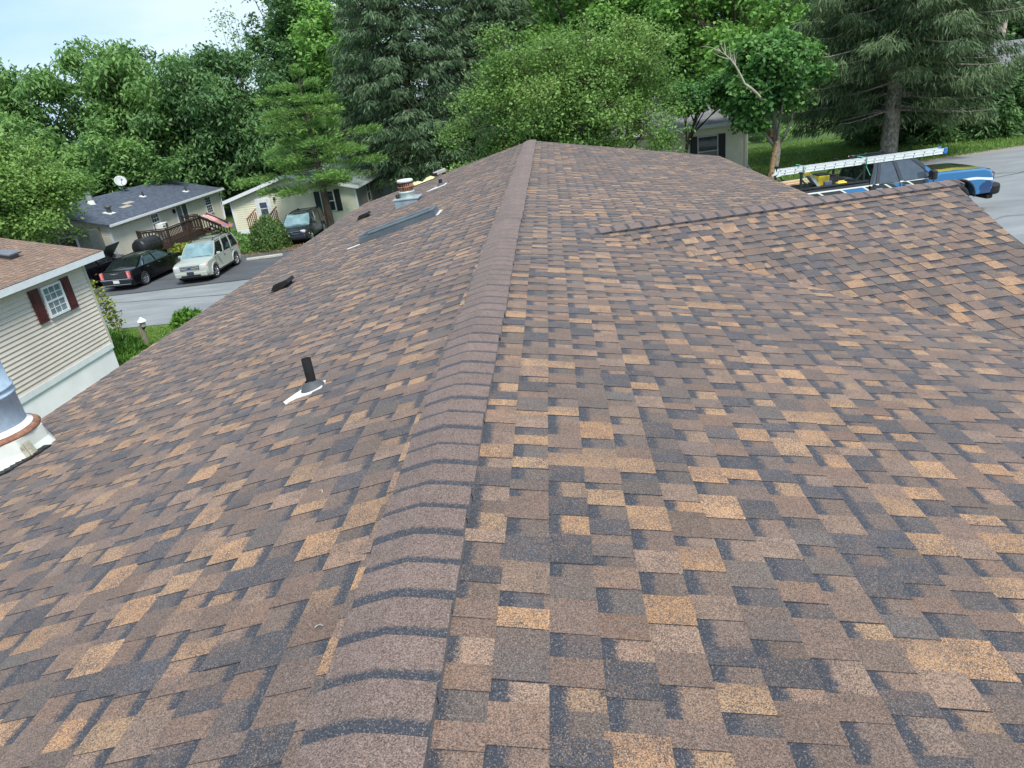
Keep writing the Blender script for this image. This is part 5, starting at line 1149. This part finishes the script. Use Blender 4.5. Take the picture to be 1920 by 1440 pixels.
LM_BRT = leaf_mat('leaf_bright_green', (.095, .235, .045), (.25, .48, .095), .40)
LM_MAP = leaf_mat('leaf_maple_green', (.045, .135, .035), (.135, .30, .055), .33)
LM_SPR = leaf_mat('needle_blue_green', (.045, .098, .044), (.120, .198, .082), .2, nscale=.5, rough=.6)
LM_NSP = leaf_mat('needle_olive', (.042, .088, .036), (.125, .195, .068), .2, nscale=.5, rough=.6)
LM_PIN = leaf_mat('needle_yellow_green', (.075, .180, .042), (.225, .40, .085), .3, nscale=.5, rough=.55)
LM_BSH = leaf_mat('leaf_bush_dark', (.045, .105, .028), (.135, .235, .055), .25)
LM_YEL = leaf_mat('leaf_yellow_green', (.09, .15, .015), (.32, .37, .05), .25)
LM_JUN = leaf_mat('needle_juniper', (.045, .13, .018), (.15, .32, .04), .2)
# left side
broadleaf('pear_tree', 'round light green tree between the taupe home and the cream home', G(-26.2, 33.6), (-27.0, 33.6, -1.2), (3.6, 2.8, 2.6), LM_PEAR, 26, 36, 52, .17, .10, .15, seed=1, low=-.8, spread=.36)
broadleaf('walnut_tree', 'tall feathery tree at the far left edge', G(-38.5, 51.5), (-38.8, 51.5, .7), (6.0, 4.5, 5.4), LM_WAL, 30, 34, 40, .42, .17, .24, seed=2, droop=.6, spread=.50, low=-.9, group='woodland trees at left')
broadleaf('walnut_tree', 'tallest rounded feathery tree against the sky left of the thin birch', G(-31.0, 56), (-31.0, 56, 1.6), (4.9, 4.5, 5.8), LM_WAL, 30, 34, 40, .42, .17, .24, seed=3, droop=.6, spread=.50, low=-.9, group='woodland trees at left')
broadleaf('walnut_tree', 'darker broad tree rising behind the charcoal roof', G(-25.2, 56), (-24.8, 55, .7), (4.9, 4.0, 5.1), LM_DEEP, 30, 34, 42, .36, .17, .26, seed=4, droop=.6, spread=.46, low=-.9, group='woodland trees at left')
broadleaf('understory_tree', 'low leafy tree behind the left end of the charcoal roof', G(-31, 48.6), (-31, 48.6, -1.6), (4.0, 2.2, 3.6), LM_WAL, 18, 30, 44, .30, .14, .14, seed=5, low=-.9, group='low trees behind the homes')
broadleaf('understory_tree', 'dark low tree in the gap between the two pale homes', G(-23.3, 62.0), (-22.5, 62.0, -1.4), (5.6, 2.6, 4.6), LM_DEEP, 20, 30, 44, .36, .20, .16, seed=6, low=-.9, group='low trees behind the homes')
broadleaf('understory_tree', 'dark low tree behind the satellite dish', G(-35, 63), (-35, 63, -1.0), (7.5, 3, 5.0), LM_DEEP, 22, 30, 44, .38, .20, .16, seed=7, low=-.9, group='low trees behind the homes')
broadleaf('birch_tree', 'thin sparse birch rising against the sky', G(-27.0, 66), (-26.4, 66, 6.2), (2.4, 1.6, 3.6), LM_WAL, 9, 9, 13, .24, .14, .11, bark=BARKG, seed=8, spread=.5, low=-.9)
broadleaf('tall_tree', 'tall deep green tree behind the pine at the sky edge', G(-19.6, 62), (-18.9, 62, 5.4), (3.9, 3.5, 8.6), LM_DEEP, 28, 32, 42, .34, .18, .24, seed=9, low=-.9)
broadleaf('tall_tree', 'bright leafy tree between the pine and the blue green spruces', G(-14.5, 58), (-14.5, 58, 2.6), (4.4, 3, 6.9), LM_BRT, 24, 32, 40, .32, .18, .2, seed=10, low=-.9)
conifer('pine_tree', 'bright yellow green pine in front of the pale yellow home', G(-13.9, 43.2), 9.0, 4.4, LM_PIN, 2.8, 9, 6, .25, .050, -.03, 0, 52, 14, .24, taper=.55, seed=1, tuft=True, irregular=.70)
conifer('spruce_tree', 'huge blue green spruce left of the ridge end', G(-8.9, 50.5), 24, 5.9, LM_SPR, 2.6, 36, 11, .40, .075, .26, .7, 40, 6, .33, taper=.55, seed=2, ztop=15.5, group='blue green spruces', dead=14)
conifer('spruce_tree', 'second blue green spruce right behind the huge one', G(-3.6, 54.5), 24, 4.9, LM_SPR, 1.3, 34, 11, .40, .075, .28, .7, 36, 6, .3, taper=.52, seed=3, ztop=15.5, group='blue green spruces', dead=6)
# centre and right
broadleaf('crabapple_tree', 'broad olive green tree filling the view beyond the ridge end', G(1.6, 30.6), (1.35, 30.8, .30), (4.2, 3.0, 2.75), LM_CRAB, 44, 42, 50, .12, .075, .2, seed=11, spread=.30, low=-.85, bark=BARK)
broadleaf('understory_tree', 'leafy sapling clump low at the left foot of the broad tree', G(-1.6, 30.0), (-1.6, 30.0, -2.5), (2.4, 1.6, 1.7), LM_CRAB, 12, 26, 40, .13, .085, .07, seed=31, spread=.3, low=-.9)
broadleaf('understory_tree', 'leafy low growth right of the ridge end under the broad tree', G(2.4, 29.6), (2.4, 29.8, -2.9), (2.2, 1.5, 1.3), LM_CRAB, 12, 26, 40, .13, .085, .07, seed=32, spread=.3, low=-.9)
broadleaf('understory_tree', 'dark leafy tree hanging over the roof of the sage home', G(6.6, 34.6), (7.9, 34.5, -.15), (1.7, .9, .68), LM_MAP, 18, 28, 44, .17, .12, .09, seed=33, spread=.26, low=-.7)
broadleaf('woodland_tree', 'bright green tree behind the broad olive tree', G(4.2, 56), (4.2, 56, 4.6), (6.6, 4, 7.4), LM_BRT, 30, 34, 42, .34, .18, .25, seed=12, low=-.95, group='woodland trees beyond the road')
broadleaf('woodland_tree', 'fresh green tree left of the drooping spruce top', G(12.6, 51), (12.4, 50.5, 3.0), (5.6, 4, 6.8), LM_BRT, 30, 34, 42, .32, .17, .25, seed=13, low=-.95, group='woodland trees beyond the road')
broadleaf('woodland_tree', 'mid green tree between the second spruce and the broad tree', G(-.5, 67), (-.5, 67, 5.5), (6.6, 4, 8.5), LM_WAL, 28, 32, 40, .36, .20, .25, seed=14, low=-.95, group='woodland trees beyond the road')
broadleaf('woodland_tree', 'deep green tree far behind the sage home', G(9.5, 66), (9.5, 66, 4.6), (6.4, 4, 8.5), LM_DEEP, 26, 30, 40, .36, .20, .25, seed=15, low=-.95, group='woodland trees beyond the road')
broadleaf('woodland_tree', 'deep green tree behind the drooping spruce', G(20, 62), (20, 62, 4.0), (6.5, 4, 8.5), LM_DEEP, 26, 30, 40, .36, .20, .25, seed=16, low=-.95, group='woodland trees beyond the road')
broadleaf('woodland_tree', 'dark tree left of the pale bare trunk above the far right roof', G(30, 64), (30, 64, 2.5), (6.5, 4, 8.0), LM_DEEP, 26, 30, 40, .36, .20, .25, seed=17, low=-.95, group='woodland trees beyond the road')
broadleaf('woodland_tree', 'dark tree behind the pale bare trunk at the right edge', G(40, 66), (40, 66, 2.5), (7.0, 4, 8.0), LM_DEEP, 26, 30, 40, .36, .20, .25, seed=19, low=-.95, group='woodland trees beyond the road')
mp_ = broadleaf('maple_tree', 'dark green maple with a scarred trunk beside the sage home', G(10.15, 33.2), (10.1, 33.0, .05), (1.65, 1.6, 1.65), LM_MAP, 24, 32, 44, .19, .17, .20, seed=18, spread=.26, low=-.9, bark=BARKG, droop=.5)
m = MB(); P = [(.02, -.24, .0), (.10, -.26, .7), (.20, -.24, 1.35), (.36, -.18, 1.85)]; m.tube(P, [.14, .13, .115, .06], 8); m.build('scarred_limb', M('stripped_bark', (.44, .31, .17), .85, c2=(.14, .075, .04), scale=9, bump=.6, bscale=14), mp_)
MB().tube([(.05, -.12, 1.9), (.10, -.15, 2.25)], [.10, .07], 8).build('limb_scar', M('raw_wood_scar', (.34, .15, .07), .85), mp_)
m = MB(); P = limb(m, (-1.7, -2.3, 4.3), (-2.7, -2.5, 5.6), .045, .012, .02, 5)
for k in range(9): limb(m, P[2+k % 4], np.array(P[2+k % 4])+np.array([rng.uniform(-.75, .2), rng.uniform(-.2, .2), rng.uniform(.15, .75)]), .022, .005, .05, 4)
limb(m, (-.9, -1.9, 3.6), (-1.7, -2.3, 4.3), .06, .045, .02, 3); m.build('dead_branch', M('bleached_deadwood', (.36, .32, .26), .85), mp_)
conifer('norway_spruce', 'large drooping spruce with bare lower trunk behind the truck', G(16.5, 35.6), 15.5, 5.3, LM_NSP, 2.3, 30, 11, .34, .045, .20, .9, 56, 8, .36, bark=M('bark_spruce_mottled', (.46, .41, .34), .9, c2=(.15, .13, .105), scale=7, bump=.6, bscale=16, stretch=(1.5, 1.5, .8)), taper=.62, seed=4, ztop=10.5, irregular=.35, dead=30, gap=(R(-114), .62, 4.3))
for i, (x, y, r, lab) in enumerate(((20.3, 39.6, 1.5, 'dark hedge evergreen nearest the drooping spruce trunk'), (22.6, 39.3, 1.6, 'dark hedge evergreen in the middle of the right hedge'), (25.2, 39.0, 1.8, 'dark hedge evergreen at the right picture edge'), (18.2, 41.0, 1.4, 'dark hedge evergreen right behind the spruce trunk'))):
    conifer('hedge_evergreen', lab, G(x, y), 3.5+.2*i, r*1.15, LM_DEEP, .15, 12, 9, .32, .09, .1, .3, 18, 5, .1, taper=.35, seed=10+i, group='dark evergreen hedge at right')
bt = thing('bare_trunk_tree', 'tree with pale bare trunk and dead limbs above the far right roof', 'tree', G(33.4, 57.5))
m = MB(); m.tube([(0, 0, 0), (.1, 0, 4), (.25, 0, 9), (.2, 0, 13)], [.34, .30, .26, .2], 10); m.build('trunk', M('bark_pale', (.40, .33, .28), .85, var=.2), bt)
m = MB(); P = limb(m, (-.1, 0, 3.4), (-1.7, -.3, 7.6), .16, .07, 0, 6)
for k in range(14): limb(m, P[k % 6], np.array(P[k % 6])+np.array([rng.uniform(-1.6, .6), rng.uniform(-.4, .3), rng.uniform(-.3, 1.3)]), .035, .008, .05, 4)
m.build('dead_limbs', BARKG, bt, fix=False)
# bushes
def bush(name, label, c, rad, mat, n, L, Wd, seed, up=.5, cat='bush', group=None, shell=.72):
    global rng
    rng = np.random.default_rng(500+seed); t_ = thing(name, label, cat, c, 0, group)
    d = rdir(n, .15); d[:, 2] = np.abs(d[:, 2])*1.0-.12*(rng.random(n)); lump = 1+.10*np.sin(d[:, 0]*7+seed)*np.cos(d[:, 1]*6)+.05*np.sin(d[:, 2]*15+d[:, 0]*11)
    k = rng.uniform(shell**3, 1.04, n)**(1/3)
    pos = d*np.array(rad)*(k*lump)[:, None]; pos[:, 2] = np.maximum(pos[:, 2], .02)
    ax_ = d*.6+rdir(n)*.7+np.array([0, 0, up]); nr = d+rdir(n)*.5
    link('foliage', leaf_mesh('foliage', pos, ax_, nr, L*rng.uniform(.7, 1.3, n), Wd*rng.uniform(.7, 1.3, n)), mat, t_)
    m = MB()
    for k in range(10): limb(m, (0, 0, -.05), tuple(np.array(rad)*rdir(1, .7)[0]*.7), .03, .008, .05, 3)
    m.build('stems', BARK, t_, fix=False); return t_
bush('round_bush', 'large rounded clipped bush in front of the pale yellow home', G(-15.75, 37.9), (1.08, 1.0, 1.85), LM_BSH, 9000, .11, .075, 1)
bush('leafy_bush', 'looser light green bush left of the round clipped bush', G(-17.6, 37.9), (1.2, 1.0, 1.0), LM_WAL, 6000, .13, .08, 2)
bush('leafy_bush', 'small green bush behind the silver SUV roof', G(-18.9, 39.6), (1.0, .9, .85), LM_BSH, 4000, .12, .08, 3)
bush('low_hedge', 'yellow green low hedge between the black sedan and the deck', G(-20.9, 38.6), (1.5, .8, .75), LM_YEL, 6500, .12, .07, 4, cat='hedge')
bush('juniper', 'spiky green juniper by the lamp post', G(-15.3, 20.6), (1.4, 1.3, 1.0), LM_JUN, 9000, .22, .05, 5, up=.8, cat='juniper')
bush('juniper', 'dark juniper in the shade of the skirting corner', G(-13.9, 19.7), (1.1, 1.0, .7), LM_JUN, 5000, .20, .05, 6, up=.8, cat='juniper')
bush('flower_plant', 'broad leaved plant at the lawn corner by our eave', G(-13.75, 24.0), (.52, .45, .52), LM_JUN, 420, .24, .10, 7, cat='plant')
sp_ = thing('sapling', 'thin leafy sapling standing in front of the road', 'sapling', G(-15.95, 23.2))
m = MB(); P = []
for k in range(4): P.append(limb(m, (.06*k-.1, .03*k, 0), (-.35+.12*k*(k < 3), .05*k, 2.15-.32*k), .014, .004, 0, 7))
m.build('stem', BARK, sp_, fix=False); rng = np.random.default_rng(77)
pp = np.concatenate([np.array(p)[2:] for p in P]); pp = np.repeat(pp, 16, axis=0)+rng.normal(size=(len(pp)*16, 3))*.10
link('foliage', leaf_mesh('foliage', pp, rdir(len(pp))*np.array([1, 1, .3]), rdir(len(pp), 1.0), .15*rng.uniform(.6, 1.3, len(pp)), .08), LM_YEL, sp_)
# lawn blades and mulch
def blades(name, label, poly_fn, n, L, mat, cat, x0, x1, y0, y1, lean=.5, Wd=.012):
    global rng
    rng = np.random.default_rng(900+n % 97); x = rng.uniform(x0, x1, n); y = rng.uniform(y0, y1, n); k = np.array([poly_fn(a, b_) for a, b_ in zip(x, y)]); x, y = x[k], y[k]
    pos = np.c_[x, y, [gz(a, b_) for a, b_ in zip(x, y)]]; ax_ = rng.normal(size=(len(x), 3))*lean; ax_[:, 2] = 1
    o = link(name, leaf_mesh(name, pos, ax_, rdir(len(x)), L*rng.uniform(.5, 1.4, len(x)), Wd), mat); tag(o, label, cat, kind='stuff'); return o
GRS_M = leaf_mat('grass_blade', (.075, .17, .025), (.22, .37, .065), .3, nscale=.6)
blades('lawn_grass', 'short bright lawn strip by the lamp post', lambda a, b_: b_ < 24.0-.06*(a+14), 26000, .09, GRS_M, 'grass', -17.0, -9.5, 20.3, 24.4, Wd=.02)
def far_lawn(a, b_): return b_ > np.interp(a, [4, 8, 11, 14, 17, 23, 60], [27, 27.2, 27.6, 31.6, 33.3, 34.5, 36])+.1
blades('lawn_grass', 'shaded lawn beyond the truck under the drooping spruce', far_lawn, 60000, .12, GRS_M, 'grass', 6.5, 27, 27, 46, Wd=.03)
MUL = leaf_mat('mulch_chip', (.10, .06, .03), (.30, .21, .11), .1)
blades('mulch', 'brown mulch and dry leaves under the round bush', lambda a, b_: True, 5000, .10, MUL, 'mulch', -18.6, -13.4, 36.3, 38.3, lean=3., Wd=.05)
